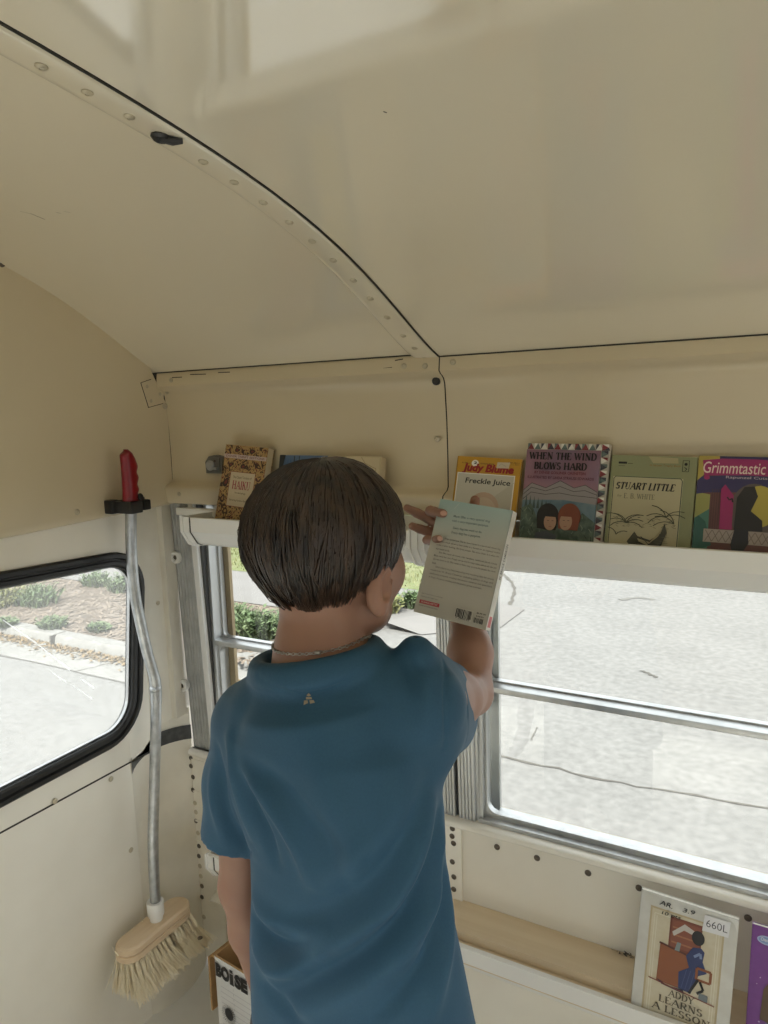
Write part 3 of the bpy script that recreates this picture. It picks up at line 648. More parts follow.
def book(name, label, base, U, V, w, h, th, cover_m, page_m, art, group=None, spine_art=None, cov=.0012, spine_left=True):
    """closed paperback: base is the lower left corner of the face towards the viewer"""
    base = Vector(base); U = U.normalized(); V = (V-U*V.dot(U)).normalized(); N = U.cross(V)
    root = empty(name, base, label, 'book', group)
    b = MB()
    def slab(u0, u1, v0, v1, n0, n1):
        c = [base+U*u+V*v+N*n for n in (n0, n1) for u, v in ((u0, v0), (u1, v0), (u1, v1), (u0, v1))]
        b.add(c, [(3, 2, 1, 0), (4, 5, 6, 7), (0, 1, 5, 4), (1, 2, 6, 5), (2, 3, 7, 6), (3, 0, 4, 7)])
    slab(0, w, 0, h, -cov, 0); slab(0, w, 0, h, -th, -th+cov)
    if spine_left: slab(0, cov, 0, h, -th, 0)
    else: slab(w-cov, w, 0, h, -th, 0)
    A = Art(base, U, V, N); A.mats.append(cover_m); A.mb.v, A.mb.f, A.mb.m = b.v, b.f, b.m
    art(A, w, h)
    A.mb.build('cover', A.mats, root, fix=False)
    if spine_art:
        S = Art(base+(U*w if not spine_left else Vector()), -N if not spine_left else N, V, U if not spine_left else -U); spine_art(S, th, h); S.mb.build('spine', S.mats, root, fix=False)
    b = MB(); i0, i1 = (cov, .0008) if spine_left else (.0008, cov)
    c = [base+U*u+V*v+N*n for n in (-th+cov*1.02, -cov*1.02) for u, v in ((i0, .0008), (w-i1, .0008), (w-i1, h-.0008), (i0, h-.0008))]
    b.add(c, [(3, 2, 1, 0), (4, 5, 6, 7), (0, 1, 5, 4), (1, 2, 6, 5), (2, 3, 7, 6), (3, 0, 4, 7)]); b.build('pages', page_m, root)
    return root
LEAN = Vector((0, .24, 1)).normalized()
def shelf_frame(roll): 
    a = R(roll); U = Vector((math.cos(a), 0, 0)) - LEAN*math.sin(a); V = LEAN*math.cos(a)+Vector((math.sin(a), 0, 0)); return U, V
def shelf_base(x, th, roll=0, w=.13):
    z = 1.1462+w*math.sin(R(roll)); return Vector((x, 1.2335+(z-1.262)*.24-th-.0015, z))
BK, WH, CRM = ink((.012, .012, .014)), ink((.75, .74, .70)), ink((.62, .56, .42))

# paisley-patterned poetry anthology
m_paisley = mat('paisley_print', (.40, .26, .10), .5)
def _pais():
    nt = m_paisley.node_tree; N = nt.nodes; L = nt.links; b = N['Principled BSDF']; tc = N.new('ShaderNodeTexCoord')
    n1 = N.new('ShaderNodeTexNoise'); n1.inputs['Scale'].default_value = 75; n1.inputs['Detail'].default_value = 2; n1.inputs['Distortion'].default_value = 1.8; L.new(tc.outputs['Object'], n1.inputs['Vector'])
    r = N.new('ShaderNodeValToRGB'); e = r.color_ramp.elements; e[0].position = .40; e[0].color = (.05, .025, .02, 1); e[1].position = .47; e[1].color = (.40, .26, .10, 1)
    x = e.new(.58); x.color = (.42, .28, .12, 1); x = e.new(.61); x.color = (.19, .045, .03, 1); x = e.new(.68); x.color = (.04, .025, .025, 1)
    L.new(n1.outputs['Fac'], r.inputs[0]); L.new(r.outputs[0], b.inputs['Base Color'])
_pais()
def art_haiku(A, w, h):
    A.rect(0, h*.865, w, h*.905, ink((.52, .42, .40))); A.text(text2d('DOVER THRIFT EDITIONS', w*.9, h*.022, .01), w*.05, h*.874, ink((.14, .05, .05)))
    A.rect(w*.22, h*.38, w*.80, h*.73, ink((.55, .47, .33))); A.frame(w*.22, h*.38, w*.80, h*.73, .0012, ink((.22, .06, .04)))
    A.text(text2d('The Classic Tradition of', w*.44, h*.024), w*.29, h*.665, BK)
    A.text(serif2d('HAIKU', w*.42, h*.085, 0, 1.15), w*.30, h*.555, ink((.30, .02, .05)))
    A.text(text2d('An Anthology', w*.26, h*.024), w*.38, h*.505, BK); A.text(text2d('Edited by Faubion Bowers', w*.46, h*.022), w*.28, h*.43, BK)
    rr_ = random.Random(5); dk = ink((.035, .02, .022)); rd_ = ink((.17, .035, .03))
    for u, v, s_, a in [(.14, .62, .10, 60), (.90, .60, .10, 60), (.30, .95, .06, 0), (.66, .95, .07, 10), (.50, .79, .07, 0), (.20, .80, .06, 30), (.86, .80, .06, -30), (.12, .45, .08, 80), (.9, .42, .08, 100), (.45, .22, .10, 20), (.2, .12, .08, 40), (.78, .2, .09, 70), (.62, .08, .06, 0)]:
        pts = [(u*w+s_*w*(math.cos(t)*math.cos(R(a))-.55*math.sin(t)*math.sin(R(a))*(1-.5*math.cos(t))), v*h+s_*w*(math.cos(t)*math.sin(R(a))+.55*math.sin(t)*math.cos(R(a))*(1-.5*math.cos(t)))) for t in [6.283*i/16 for i in range(16)]]
        A.poly(pts, dk); A.poly([(u*w+(p[0]-u*w)*.5, v*h+(p[1]-v*h)*.5) for p in pts], ink((.33, .2, .08)) if rr_.random() < .5 else rd_)
U, V = shelf_frame(4.0)
book('poetry_book', 'paisley-patterned haiku anthology at the rear end of the upper shelf', shelf_base(-1.113, .022, 4, .117), U, V, .117, .212, .022, m_paisley, M['page'], art_haiku, 'books on the upper shelf')
# blue book and cream book behind the boy's head
def art_blue(A, w, h):
    rr_ = random.Random(2)
    for _ in range(46): A.ell(rr_.uniform(.1, .95)*w, rr_.uniform(.1, .97)*h, rr_.uniform(.01, .05)*w, rr_.uniform(.01, .03)*h, ink([(.06, .12, .24), (.16, .24, .36), (.03, .05, .10)][rr_.randrange(3)]))
    for u in (.30, .40): A.rect(u*w, .55*h, u*w+.02*w, h*.99, BK)
    A.poly([(0, 0), (.13*w, 0), (.2*w, .5*h), (.05*w, .75*h), (.12*w, h), (0, h)], ink((.02, .025, .03)))
    o = ink((.46, .38, .14))
    A.poly([(w*(.55+.27*math.cos(R(a))), h*(.77+.17*math.sin(R(a)))) for a in range(12, 169, 8)]+[(w*(.55+.20*math.cos(R(a))), h*(.77+.09*math.sin(R(a)))) for a in range(168, 11, -8)], o)
    A.text(text2d('A MAGICAL', w*.36, h*.05, .02), w*.37, h*.815, ink((.05, .06, .09)), 0, h*.055)
    A.poly([(w*(.55+.19*math.cos(R(a))), h*(.77+.08*math.sin(R(a)))) for a in range(10, 171, 8)], ink((.30, .10, .05)))
    A.rect(w*.28, h*.35, w*.82, h*.78, ink((.48, .40, .16))); A.text(text2d('SUPER', w*.44, h*.07, .03), w*.33, h*.66, ink((.09, .10, .06)))
U, V = shelf_frame(0.4)
book('paperback_book', 'blue paperback with a yellow arched title, mostly behind the boy\'s hair', shelf_base(-.957, .010), U, V, .122, .196, .010, ink((.09, .15, .26)), M['page'], art_blue, 'books on the upper shelf')
def art_map(A, w, h):
    A.rect(0, h*.02, w*.97, h*.99, ink((.55, .47, .31))); br = ink((.20, .11, .05))
    A.frame(w*.03, h*.86, w*.34, h*.985, .0008, br); A.text(text2d('Retur', w*.26, h*.06), w*.06, h*.895, br)
    A.line([(w*.64, h*.99), (w*.72, h*.93), (w*.92, h*.88), (w*.90, h*.5)], .0008, br); A.line([(w*.34, h*.87), (w*.55, h*.78), (w*.8, h*.60), (w*.92, h*.57)], .0008, br)
    A.line([(w*.1, h*.5), (w*.4, h*.55), (w*.7, h*.4)], .0008, br); A.text(text2d('tunnel', w*.34, h*.08, .01), w*.52, h*.66, BK, -24)
U, V = shelf_frame(.6)
book('thick_book', 'thick cream book with a faint brown map cover at the boy\'s crown', shelf_base(-.832, .022), U, V, .124, .196, .022, ink((.50, .42, .27)), M['page'], art_map, 'books on the upper shelf')
# orange-yellow book
def art_judy(A, w, h):
    A.v0, A.v1 = 0.20, h
    rd_ = ink((.30, .02, .02)); A.ell(w*.29, h*.925, w*.055, w*.06, WH); A.text(text2d('2', w*.05, h*.03, .03), w*.27, h*.915, BK)
    A.text(text2d('A DELL', w*.13, h*.018), w*.08, h*.915, BK); A.text(text2d('YEARLING BOOK', w*.22, h*.018), w*.37, h*.915, BK)
    A.text(text2d('0-440-42813-1', w*.17, h*.016), w*.80, h*.945, BK); A.text(text2d('U.S. $3.99', w*.12, h*.014), w*.85, h*.925, BK)
    A.text(text2d('Judy Blume', w*.80, h*.125, .05, .18), w*.10, h*.795, rd_)
    A.rect(w*.0+w*.03, h*.03, w*.93, h*.805, WH); A.rect(w*.045, h*.04, w*.915, h*.795, ink((.50, .485, .42)))
    A.text(text2d('Freckle Juice', w*.70, h*.082, .018, .08), w*.17, h*.665, BK)
    A.line([(w*.62, h*.52), (w*.92, h*.72)], .001, ink((.33, .31, .27))); A.poly([(w*.62, h*.52), (w*.915, h*.72), (w*.915, h*.3), (w*.7, h*.3)], ink((.44, .42, .35)))
    A.ell(w*.5, h*.40, w*.24, h*.19, ink((.46, .34, .26))); A.ell(w*.5, h*.36, w*.2, h*.17, ink((.50, .40, .31)))
    A.poly([(w*.63, h*.88), (w*.82, h*.885), (w*.83, h*.955), (w*.64, h*.95)], ink((.55, .48, .36)))
    A.line([(w*.67, h*.91), (w*.7, h*.935), (w*.74, h*.92), (w*.78, h*.905)], .0008, ink((.35, .3, .25)))
U, V = shelf_frame(2.8)
book('yellow_paperback', 'orange-yellow paperback with red author lettering, behind the held book', shelf_base(-.5625, .008, 2.8), U, V, .1225, .190, .008, ink((.50, .27, .025)), M['page'], art_judy, 'books on the upper shelf')
# purple illustrated book with patchwork border
m_dusk = mat('dusk_sky_print', (.30, .15, .19), .45, noise=(.20, .15, .24), scale=14, amount=.8)
m_scrub = mat('dark_scrub_print', (.045, .075, .06), .5, noise=(.18, .24, .20), scale=90, amount=.55)
m_lake = mat('lake_print', (.10, .17, .23), .45, noise=(.2, .27, .3), scale=60, amount=.5)
def art_wind(A, w, h):
    A.v0, A.v1 = 0.13, h
    cols = [ink((.22, .035, .045)), ink((.12, .17, .17)), WH, ink((.05, .05, .07)), ink((.36, .29, .28))]
    A.rect(0, 0, w*.985, h, ink((.52, .49, .44)))
    for i in range(12):
        u0 = i*w/12; u1 = u0+w/12; A.poly([(u0, h*.945), (u1, h*.945), ((u0+u1)/2, h)], cols[i % 4]); A.poly([(u0, h*.945), (u0, h), ((u0+u1)/2, h)], cols[(i+1) % 4])
    for i in range(17):
        v0 = h-(i+1)*h/17; v1 = v0+h/17; A.poly([(w*.905, v0), (w*.905, v1), (w*.98, (v0+v1)/2)], cols[i % 4]); A.poly([(w*.905, v1), (w*.98, v1), (w*.98, (v0+v1)/2)], cols[(i+2) % 4])
    A.rect(0, 0, w*.90, h*.94, m_dusk)
    A.rect(0, 0, w*.90, h*.50, m_lake)
    A.poly([(0, h*.56), (w*.1, h*.63), (w*.28, h*.59), (w*.45, h*.66), (w*.62, h*.60), (w*.75, h*.63), (w*.9, h*.57), (w*.9, h*.46), (w*.5, h*.49), (0, h*.47)], ink((.27, .25, .26)))
    for off in (.0, .04, .085): A.line([(0, h*(.56-off)), (w*.1, h*(.63-off)), (w*.28, h*(.59-off*.7)), (w*.45, h*(.66-off*1.3)), (w*.62, h*(.60-off*.8)), (w*.75, h*(.63-off*1.2)), (w*.9, h*(.57-off*.6))], .0009, BK)
    for i in range(7): u = .05+.05*i; A.poly([(u*w-w*.018, h*.40), (u*w, h*.53-h*.01*i), (u*w+w*.018, h*.40)], ink((.05, .08, .08)))
    A.poly([(0, 0), (w*.9, 0), (w*.9, h*.30), (w*.75, h*.38), (w*.6, h*.28), (w*.45, h*.30), (w*.25, h*.24), (w*.12, h*.44), (0, h*.40)], m_scrub)
    rr_ = random.Random(9)
    for _ in range(40):
        u, v = rr_.choice([rr_.uniform(0, .28), rr_.uniform(.62, .88)]), rr_.uniform(.04, .38); a = rr_.uniform(60, 130)
        A.line([(u*w, v*h), (u*w+.06*w*math.cos(R(a)), v*h+.06*w*math.sin(R(a)))], .0011, ink([(.16, .23, .20), (.02, .03, .03), (.24, .28, .22)][rr_.randrange(3)]))
    sk = ink((.42, .26, .18))
    for hc, cu, cv, d in ((ink((.015, .014, .016)), .34, .33, 1), (ink((.20, .055, .03)), .60, .34, -1)):
        A.ell(cu*w, cv*h, w*.135, h*.12, hc); A.poly([(cu*w-w*.13, cv*h), (cu*w+w*.13, cv*h), (cu*w+w*.11, cv*h-h*.12), (cu*w-w*.12, cv*h-h*.11)], hc)
        A.ell(cu*w+d*w*.035, cv*h-h*.045, w*.075, h*.078, sk); A.poly([(cu*w+d*w*.035-w*.08, cv*h+h*.0), (cu*w+d*w*.035+w*.08, cv*h+h*.0), (cu*w+d*w*.035+w*.06, cv*h+h*.05), (cu*w+d*w*.035-w*.06, cv*h+h*.05)], hc)
        for e in (-.025, .03): A.line([((cu+d*.035+e)*w-w*.012, cv*h-h*.035), ((cu+d*.035+e)*w+w*.012, cv*h-h*.035)], .0009, BK)
        A.line([((cu+d*.04)*w-w*.015, cv*h-h*.09), ((cu+d*.04)*w+w*.02, cv*h-h*.088)], .0009, ink((.25, .06, .05)))
        A.poly([(cu*w-w*.17, 0), (cu*w+w*.17, 0), (cu*w+w*.12, h*.17), (cu*w, h*.20), (cu*w-w*.13, h*.18)], ink((.07, .085, .11)) if d > 0 else m_scrub)
    A.text(serif2d('WHEN THE WIND', w*.82, h*.068, 0, 1.5), w*.045, h*.845, BK); A.text(serif2d('BLOWS HARD', w*.64, h*.068, 0, 1.5), w*.12, h*.755, BK)
    A.text(text2d('BY DENISE GOSLINER ORENSTEIN', w*.62, h*.025, .02), w*.13, h*.715, ink((.14, .015, .03))); A.text(text2d('ILLUSTRATED BY LINDA STRAUSS EDWARDS', w*.80, h*.024, .02), w*.05, h*.67, ink((.09, .015, .03)))
U, V = shelf_frame(1.2)
book('picture_book', 'tallest upper-shelf book, purple sky cover with a patchwork border', shelf_base(-.4265, .007, 1.2), U, V, .1415, .2165, .007, ink((.5, .46, .41)), M['pagew'], art_wind, 'books on the upper shelf')
# olive green classic
def art_stuart(A, w, h):
    A.v0, A.v1 = 0.15, h
    dk = ink((.03, .06, .045)); A.rect(w*.04, h*.02, w*.86, h*.79, ink((.44, .40, .26)))
    A.line([(w*.05, h*.02), (w*.05, h*.77), (w*.07, h*.79), (w*.83, h*.79), (w*.85, h*.77), (w*.85, h*.02)], .0012, dk)
    A.text(serif2d('STUART LITTLE', w*.70, h*.072, .22, 1.6), w*.08, h*.665, BK); A.text(text2d('by', w*.055, h*.03, .0, .2), w*.11, h*.585, ink((.16, .16, .11)))
    A.text(serif2d('E. B. WHITE', w*.36, h*.05), w*.19, h*.578, ink((.13, .13, .09)))
    A.rect(w*.09, h*.915, w*.19, h*.935, BK); A.line([(w*.2, h*.92), (w*.26, h*.92)], .0008, BK); A.line([(w*.09, h*.895), (w*.17, h*.895)], .0006, BK)
    A.text(text2d('A Harper Trophy Book', w*.36, h*.026, 0, .15), w*.46, h*.895, ink((.28, .13, .03)))
    A.poly([(w*.44, h*.995), (w*.78, h*.985), (w*.79, h*.935), (w*.5, h*.93)], ink((.40, .35, .20)))
    A.frame(w*.84, h*.86, w*.91, h*.965, .0008, BK); A.ell(w*.875, h*.93, w*.018, h*.014, BK); A.line([(w*.86, h*.90), (w*.89, h*.885), (w*.87, h*.87)], .0012, BK)
    rr_ = random.Random(4)
    def reed(u, v, dirs, L_):
        for a in dirs:
            pts = [(u*w+L_*w*t*math.cos(R(a-40*t*(1 if a < 90 else -1))), v*h+L_*w*t*1.1*math.sin(R(a-40*t*(1 if a < 90 else -1)))) for t in (0, .25, .5, .75, 1)]
            A.line(pts, .0014, ink((.06, .065, .04)))
    reed(.25, .34, (50, 75, 105, 130, 155, 25), .20); reed(.22, .36, (60, 120), .24); reed(.70, .42, (40, 60, 100, 140, 165), .22); reed(.80, .36, (95, 120, 150), .24); reed(.14, .22, (60, 100), .14)
    for _ in range(60):
        u, v = rr_.uniform(.09, .8), rr_.uniform(.30, .40); A.line([(u*w, v*h), (u*w+w*.03, v*h+rr_.uniform(-.01, .012)*h)], .0006, ink((.09, .09, .06)))
    A.poly([(w*.28, h*.16), (w*.36, h*.26), (w*.40, h*.22), (w*.55, h*.19), (w*.66, h*.26), (w*.70, h*.36), (w*.73, h*.27), (w*.68, h*.14), (w*.5, h*.08), (w*.34, h*.10)], ink((.05, .05, .035)))
    A.poly([(w*.40, h*.20), (w*.55, h*.17), (w*.64, h*.23), (w*.68, h*.31), (w*.62, h*.22), (w*.52, h*.14), (w*.42, h*.17)], ink((.36, .32, .20)))
    A.line([(w*.44, h*.22), (w*.60, h*.10)], .001, BK)
    for _ in range(16): u, v = rr_.uniform(.12, .75), rr_.uniform(.04, .28); A.line([(u*w, v*h), (u*w+w*.08, v*h)], .0005, ink((.12, .12, .08)))
U, V = shelf_frame(1.6)
book('olive_paperback', 'olive-green classic with a cream panel and black reed drawing', shelf_base(-.2825, .010, 1.6), U, V, .131, .196, .010, ink((.25, .265, .145)), M['page'], art_stuart, 'books on the upper shelf')
# pink and purple book cut by the right edge of the picture
def art_grim(A, w, h):
    A.v0, A.v1 = 0.24, h
    pk, nv, wd = ink((.30, .02, .12)), ink((.035, .03, .10)), ink((.13, .055, .055))
    A.rect(0, 0, w, h, wd); A.poly([(0, 0), (w*.16, 0), (w*.15, h*.6), (0, h*.62)], ink((.06, .17, .14))); A.poly([(0, h*.35), (w*.15, h*.45), (w*.15, h*.6), (0, h*.62)], ink((.30, .30, .10)))
    A.poly([(0, 0), (w*.2, h*.08), (w*.12, h*.32), (w*.04, h*.38), (0, h*.34)], ink((.025, .10, .085)))
    A.poly([(0, h*.60), (w*.12, h*.62), (w, h*.66), (w, h*.86), (0, h*.78)], nv); A.poly([(0, h*.74), (0, h), (w*.24, h), (w*.22, h*.95)], ink((.42, .33, .08)))
    A.rect(w*.22, h*.965, w, h, nv)
    A.poly([(w*.045, h*.955), (w*.25, h*.975), (w*.6, h*.975), (w, h*.955), (w, h*.80), (w*.5, h*.81), (w*.07, h*.795)], pk); A.ell(w*.10, h*.775, w*.032, h*.022, pk)
    A.text(text2d('Grimmtastic Girls', w*.93, h*.120, .004, .12), w*.055, h*.822, ink((.72, .58, .54)))
    A.text(text2d('Rapunzel Cuts Loose', w*.62, h*.034, .01), w*.30, h*.765, ink((.50, .46, .50)))
    A.ell(w*.60, h*.45, w*.24, h*.28, ink((.10, .08, .075))); A.ell(w*.66, h*.50, w*.18, h*.21, ink((.44, .36, .07)))
    for i in range(6): A.rect(w*(.17+.025*i), h*.24, w*(.175+.025*i), h*.66, ink((.08, .035, .04)))
    A.poly([(w*.27, h*.25), (w*.40, h*.25), (w*.395, h*.60), (w*.30, h*.71), (w*.26, h*.66)], pk); A.line([(w*.33, h*.58), (w*.355, h*.55), (w*.38, h*.57), (w*.39, h*.53)], .0022, BK)
    A.poly([(w*.86, h*.25), (w*.98, h*.25), (w*.97, h*.60), (w*.88, h*.62)], pk)
    # plain hanging dark drape over the balcony
    A.poly([(w*.42, h*.25), (w*.43, h*.58), (w*.50, h*.69), (w*.60, h*.70), (w*.64, h*.60), (w*.58, h*.45), (w*.70, h*.36), (w*.71, h*.25)], ink((.012, .012, .018)))
    A.rect(w*.11, h*.11, w*.95, h*.245, ink((.35, .30, .27)))
    for i in range(11):
        u = .13+.073*i; A.line([(u*w, h*.12), (u*w+w*.07, h*.235)], .0012, ink((.19, .15, .14))); A.line([(u*w+w*.07, h*.12), (u*w, h*.235)], .0012, ink((.19, .15, .14)))
    A.poly([(w*.43, h*.26), (w*.57, h*.26), (w*.58, h*.12), (w*.52, h*.02), (w*.42, h*.01), (w*.40, h*.10)], ink((.012, .014, .022)))
    A.rect(0, 0, w, h*.012, wd)
U, V = shelf_frame(1.2)
book('pink_paperback', 'pink and purple storybook at the right edge of the upper shelf', shelf_base(-.1485, .011, 1.2), U, V, .134, .196, .011, ink((.13, .055, .055)), M['pagew'], art_grim, 'books on the upper shelf')

# ------------------------------------------------------------------ gutter troughs used as shelves
def gutter_prof(y0, dz, d=0.0, s=1.0):
    return [(y0+.008*s, 1.2065), (y0-d, 1.2085+d), (y0-d, 1.178), (y0+.020-d*.7, 1.151-d), (y0+.036, 1.1435-d), (1.250, 1.1435-d), (1.250+d, 1.150), (1.2505+d, 1.205)]
def gutter(name, label, xa, xb, y0, dz, ywall, joints=(), lcap=True, top=1.205):
    prof = [(y, z) for y, z in [(y0, 1.2085), (y0, 1.178), (y0+.020, 1.151), (y0+.034, 1.1435), (ywall-.012, 1.1435), (ywall-.010, 1.150), (ywall-.010, top)]]
    prof = [(y, z+dz) for y, z in prof]
    inn_ = [(y0+.010, 1.2085+dz), (y0+.010, 1.2055+dz), (y0+.002, 1.2055+dz), (y0+.002, 1.1788+dz), (y0+.0215, 1.1526+dz), (y0+.0345, 1.1458+dz), (ywall-.0135, 1.1458+dz), (ywall-.012, 1.152+dz), (ywall-.012, top+dz)]
    g = empty(name, (xa, (y0+ywall)/2, 1.1435+dz), label, 'shelf')
    b = MB(); b.prism(prof+inn_[::-1], 0, xa, xb); b.build('trough', M['white'], g, 25)
    def off(d): return [(y0-d, 1.2085+d+dz), (y0-d, 1.1775+dz), (y0+.019-d*.7, 1.1500-d*.7+dz), (y0+.034, 1.1435-d+dz), (ywall-.012, 1.1435-d+dz), (ywall-.009, 1.150+dz), (ywall-.009, 1.207+dz)]
    if lcap:
        b = MB(); b.prism(off(.0022), 0, xa-.004, xa-.001); o_, i_ = off(.0022), off(.0003)
        b.prism(o_+i_[::-1], 0, xa-.001, xa+.020); b.prism(off(.0045)+off(.002)[::-1], 0, xa-.004, xa+.004); b.build('end_cap', M['white'], g, 25)
        b = MB(); b.prism(off(.0010)+off(.0002)[::-1], 0, xa+.020, xa+.0225); b.build('seal_line', M['seam'], g, 25)
    for xj in joints:
        b = MB(); b.prism(off(.0026)+off(.0003)[::-1], 0, xj-.014, xj+.014)
        b.prism(off(.0048)+off(.002)[::-1], 0, xj-.016, xj-.012); b.prism(off(.0048)+off(.002)[::-1], 0, xj+.012, xj+.016); b.prism(off(.0058)+off(.002)[::-1], 0, xj-.003, xj+.003); b.build('joint_sleeve', M['white'], g, 25)
    return g
gutter('gutter_shelf', 'white vinyl gutter trough used as the upper book shelf above the windows', -1.160, 3.0, 1.150, 0, 1.262, (-.594,), top=1.2205)
gutter('gutter_shelf', 'white vinyl gutter trough along the wall below the windows', -1.173, 3.0, 1.165, -.798, 1.284)
M['ply'] = mat('pale_plywood', (.74, .62, .45), .6, noise=(.66, .53, .36), scale=7, amount=.7, stretch=(.25, 6, 6))
b = MB(); b.box((-1.17, 1.196, .392), (3.0, 1.2835, .4165), 0, .0015); b.box((-1.17, 1.1675, .374), (3.0, 1.1955, .3985), 0, .0015); o = b.build('shelf_board', M['ply'], None, True, org=(0, 1.23, .394)); tag(o, 'pale wooden shelf board lying in the lower gutter trough', 'board')
# grey latch on the header
q = empty('window_latch', (-1.152, 1.262, 1.31), 'small grey metal latch plate on the cream header left of the haiku book', 'latch')
b = MB(); pts = [(-1.176, 1.300), (-1.128, 1.300), (-1.128, 1.338), (-1.150, 1.341), (-1.166, 1.338), (-1.177, 1.326)]
M['latch'] = mat('grey_pot_metal', (.20, .205, .19), .4, .6)
b.prism([(x, z-.006) for x, z in pts], 1, 1.249, 1.262); b.prism([(-1.152+(x+1.152)*.8, 1.314+(z-1.320)*.8) for x, z in pts], 1, 1.246, 1.250); b.build('plate', M['latch'], q, True)
b = MB(); b.lathe((-1.158, 1.247, 1.312), (0, -1, 0), [(.011, 0), (.012, .004), (.009, .008), (.001, .009)], 18); b.box((-1.160, 1.240, 1.303), (-1.138, 1.248, 1.308), 0, .001); b.build('thumb_turn', M['aludull'], q, True)
screw(q, (-1.146, 1.246, 1.322), (0, -1, 0), .003, 'rivetdark')

# ------------------------------------------------------------------ books on the lower shelf
def lean2(roll, ln=.20):
    L_ = Vector((0, ln, 1)).normalized(); a = R(roll); return Vector((math.cos(a), 0, 0))-L_*math.sin(a), L_*math.cos(a)+Vector((math.sin(a), 0, 0))
m_addy = mat('worn_cream_cover', (.60, .60, .57), .4, noise=(.5, .49, .45), scale=40, amount=.5)
def art_addy(A, w, h):
    A.rect(w*.115, h*.0, w*.875, h*.895, ink((.46, .38, .24))); A.rect(w*.135, 0, w*.855, h*.88, mat('speckled_parchment_print', (.55, .49, .35), .45, noise=(.62, .58, .47), scale=70, amount=.6))
    for e in (.165, .19): A.line([(w*e, 0), (w*e, h*(.845-.6*(e-.165)))], .0012, ink((.66, .63, .52))); A.line([(w*(.99-e), 0), (w*(.99-e), h*(.845-.6*(e-.165)))], .0012, ink((.66, .63, .52)))
    A.line([(w*.165, h*.845), (w*.825, h*.845)], .0012, ink((.66, .63, .52)))
    br, bl = ink((.25, .085, .035)), ink((.025, .04, .13))
    A.rect(w*.33, h*.60, w*.66, h*.86, ink((.17, .05, .03))); A.rect(w*.35, h*.62, w*.64, h*.84, ink((.22, .07, .04)))
    for v in (.66, .72, .78): A.line([(w*.36, h*v), (w*.62, h*v)], .0025, ink((.33, .14, .07)))
    A.poly([(w*.36, h*.74), (w*.48, h*.83), (w*.58, h*.80), (w*.60, h*.76), (w*.48, h*.78), (w*.38, h*.71)], ink((.48, .45, .42)))
    A.poly([(w*.24, h*.31), (w*.25, h*.62), (w*.60, h*.585), (w*.59, h*.31)], br); A.line([(w*.24, h*.622), (w*.61, h*.585)], .003, ink((.10, .03, .02)))
    A.poly([(w*.40, h*.60), (w*.42, h*.67), (w*.46, h*.67), (w*.45, h*.60)], ink((.20, .24, .25)))
    A.ell(w*.625, h*.755, w*.065, h*.058, BK)
    A.poly([(w*.52, h*.585), (w*.58, h*.67), (w*.66, h*.685), (w*.70, h*.66), (w*.69, h*.58), (w*.74, h*.50), (w*.66, h*.46), (w*.60, h*.30), (w*.47, h*.31), (w*.46, h*.44), (w*.56, h*.50)], bl)
    for u in (.50, .54, .58): A.line([(u*w, h*.32), (u*w+w*.04, h*.48)], .0012, ink((.05, .075, .2)))
    A.line([(w*.60, h*.60), (w*.66, h*.64), (w*.67, h*.60)], .004, ink((.18, .24, .42)))
    A.frame(w*.64, h*.43, w*.78, h*.52, .004, br); A.line([(w*.66, h*.43), (w*.58, h*.30)], .004, BK); A.line([(w*.68, h*.42), (w*.72, h*.36), (w*.66, h*.32)], .004, BK)
    A.poly([(w*.24, h*.33), (w*.36, h*.30), (w*.52, h*.31), (w*.54, h*.28), (w*.3, h*.295)], ink((.035, .03, .05))); A.rect(w*.68, h*.275, w*.77, h*.33, ink((.15, .18, .20)))
    A.line([(w*.16, h*.315), (w*.84, h*.268)], .0016, ink((.22, .05, .04)))
    ti = ink((.09, .075, .05))
    A.text(serif2d('ADDY', w*.27, h*.055, 0, 1.15), w*.375, h*.222, ti); A.text(serif2d('LEARNS', w*.45, h*.058, 0, 1.15), w*.285, h*.152, ti); A.text(serif2d('A LESSON', w*.60, h*.058, 0, 1.15), w*.215, h*.082, ti)
    A.text(text2d('A SCHOOL STORY', w*.55, h*.026, .0), w*.24, h*.022, ink((.45, .32, .2)))
    A.text(text2d('AR.', w*.14, h*.04, .012, .2), w*.20, h*.925, BK, -2); A.text(text2d('3.9', w*.13, h*.034, .012, .2), w*.445, h*.925, BK, 3); A.text(text2d('10 pts', w*.20, h*.036, .012, .15), w*.235, h*.845, BK, 2)
    A.poly([(w*.655, h*.83), (w*.915, h*.84), (w*.925, h*.965), (w*.67, h*.96)], ink((.70, .70, .73))); A.text(text2d('660L', w*.21, h*.058, -.004), w*.69, h*.872, ink((.06, .06, .08)), 0)
    A.poly([(w*.89, h), (w*.99, h), (w*.995, h*.90), (w*.965, h*.955)], ink((.68, .68, .66)))
U, V = lean2(2.2)
book('story_book', 'worn white paperback with a brown desk and blue figure, standing on the lower shelf', (-.2215, 1.1775, .3995), U, V, .1515, .2035, .010, m_addy, M['pagew'], art_addy, 'books on the lower shelf')
m_purp = mat('purple_glitter_cover', (.13, .03, .20), .35, noise=(.20, .06, .30), scale=30, amount=.6)
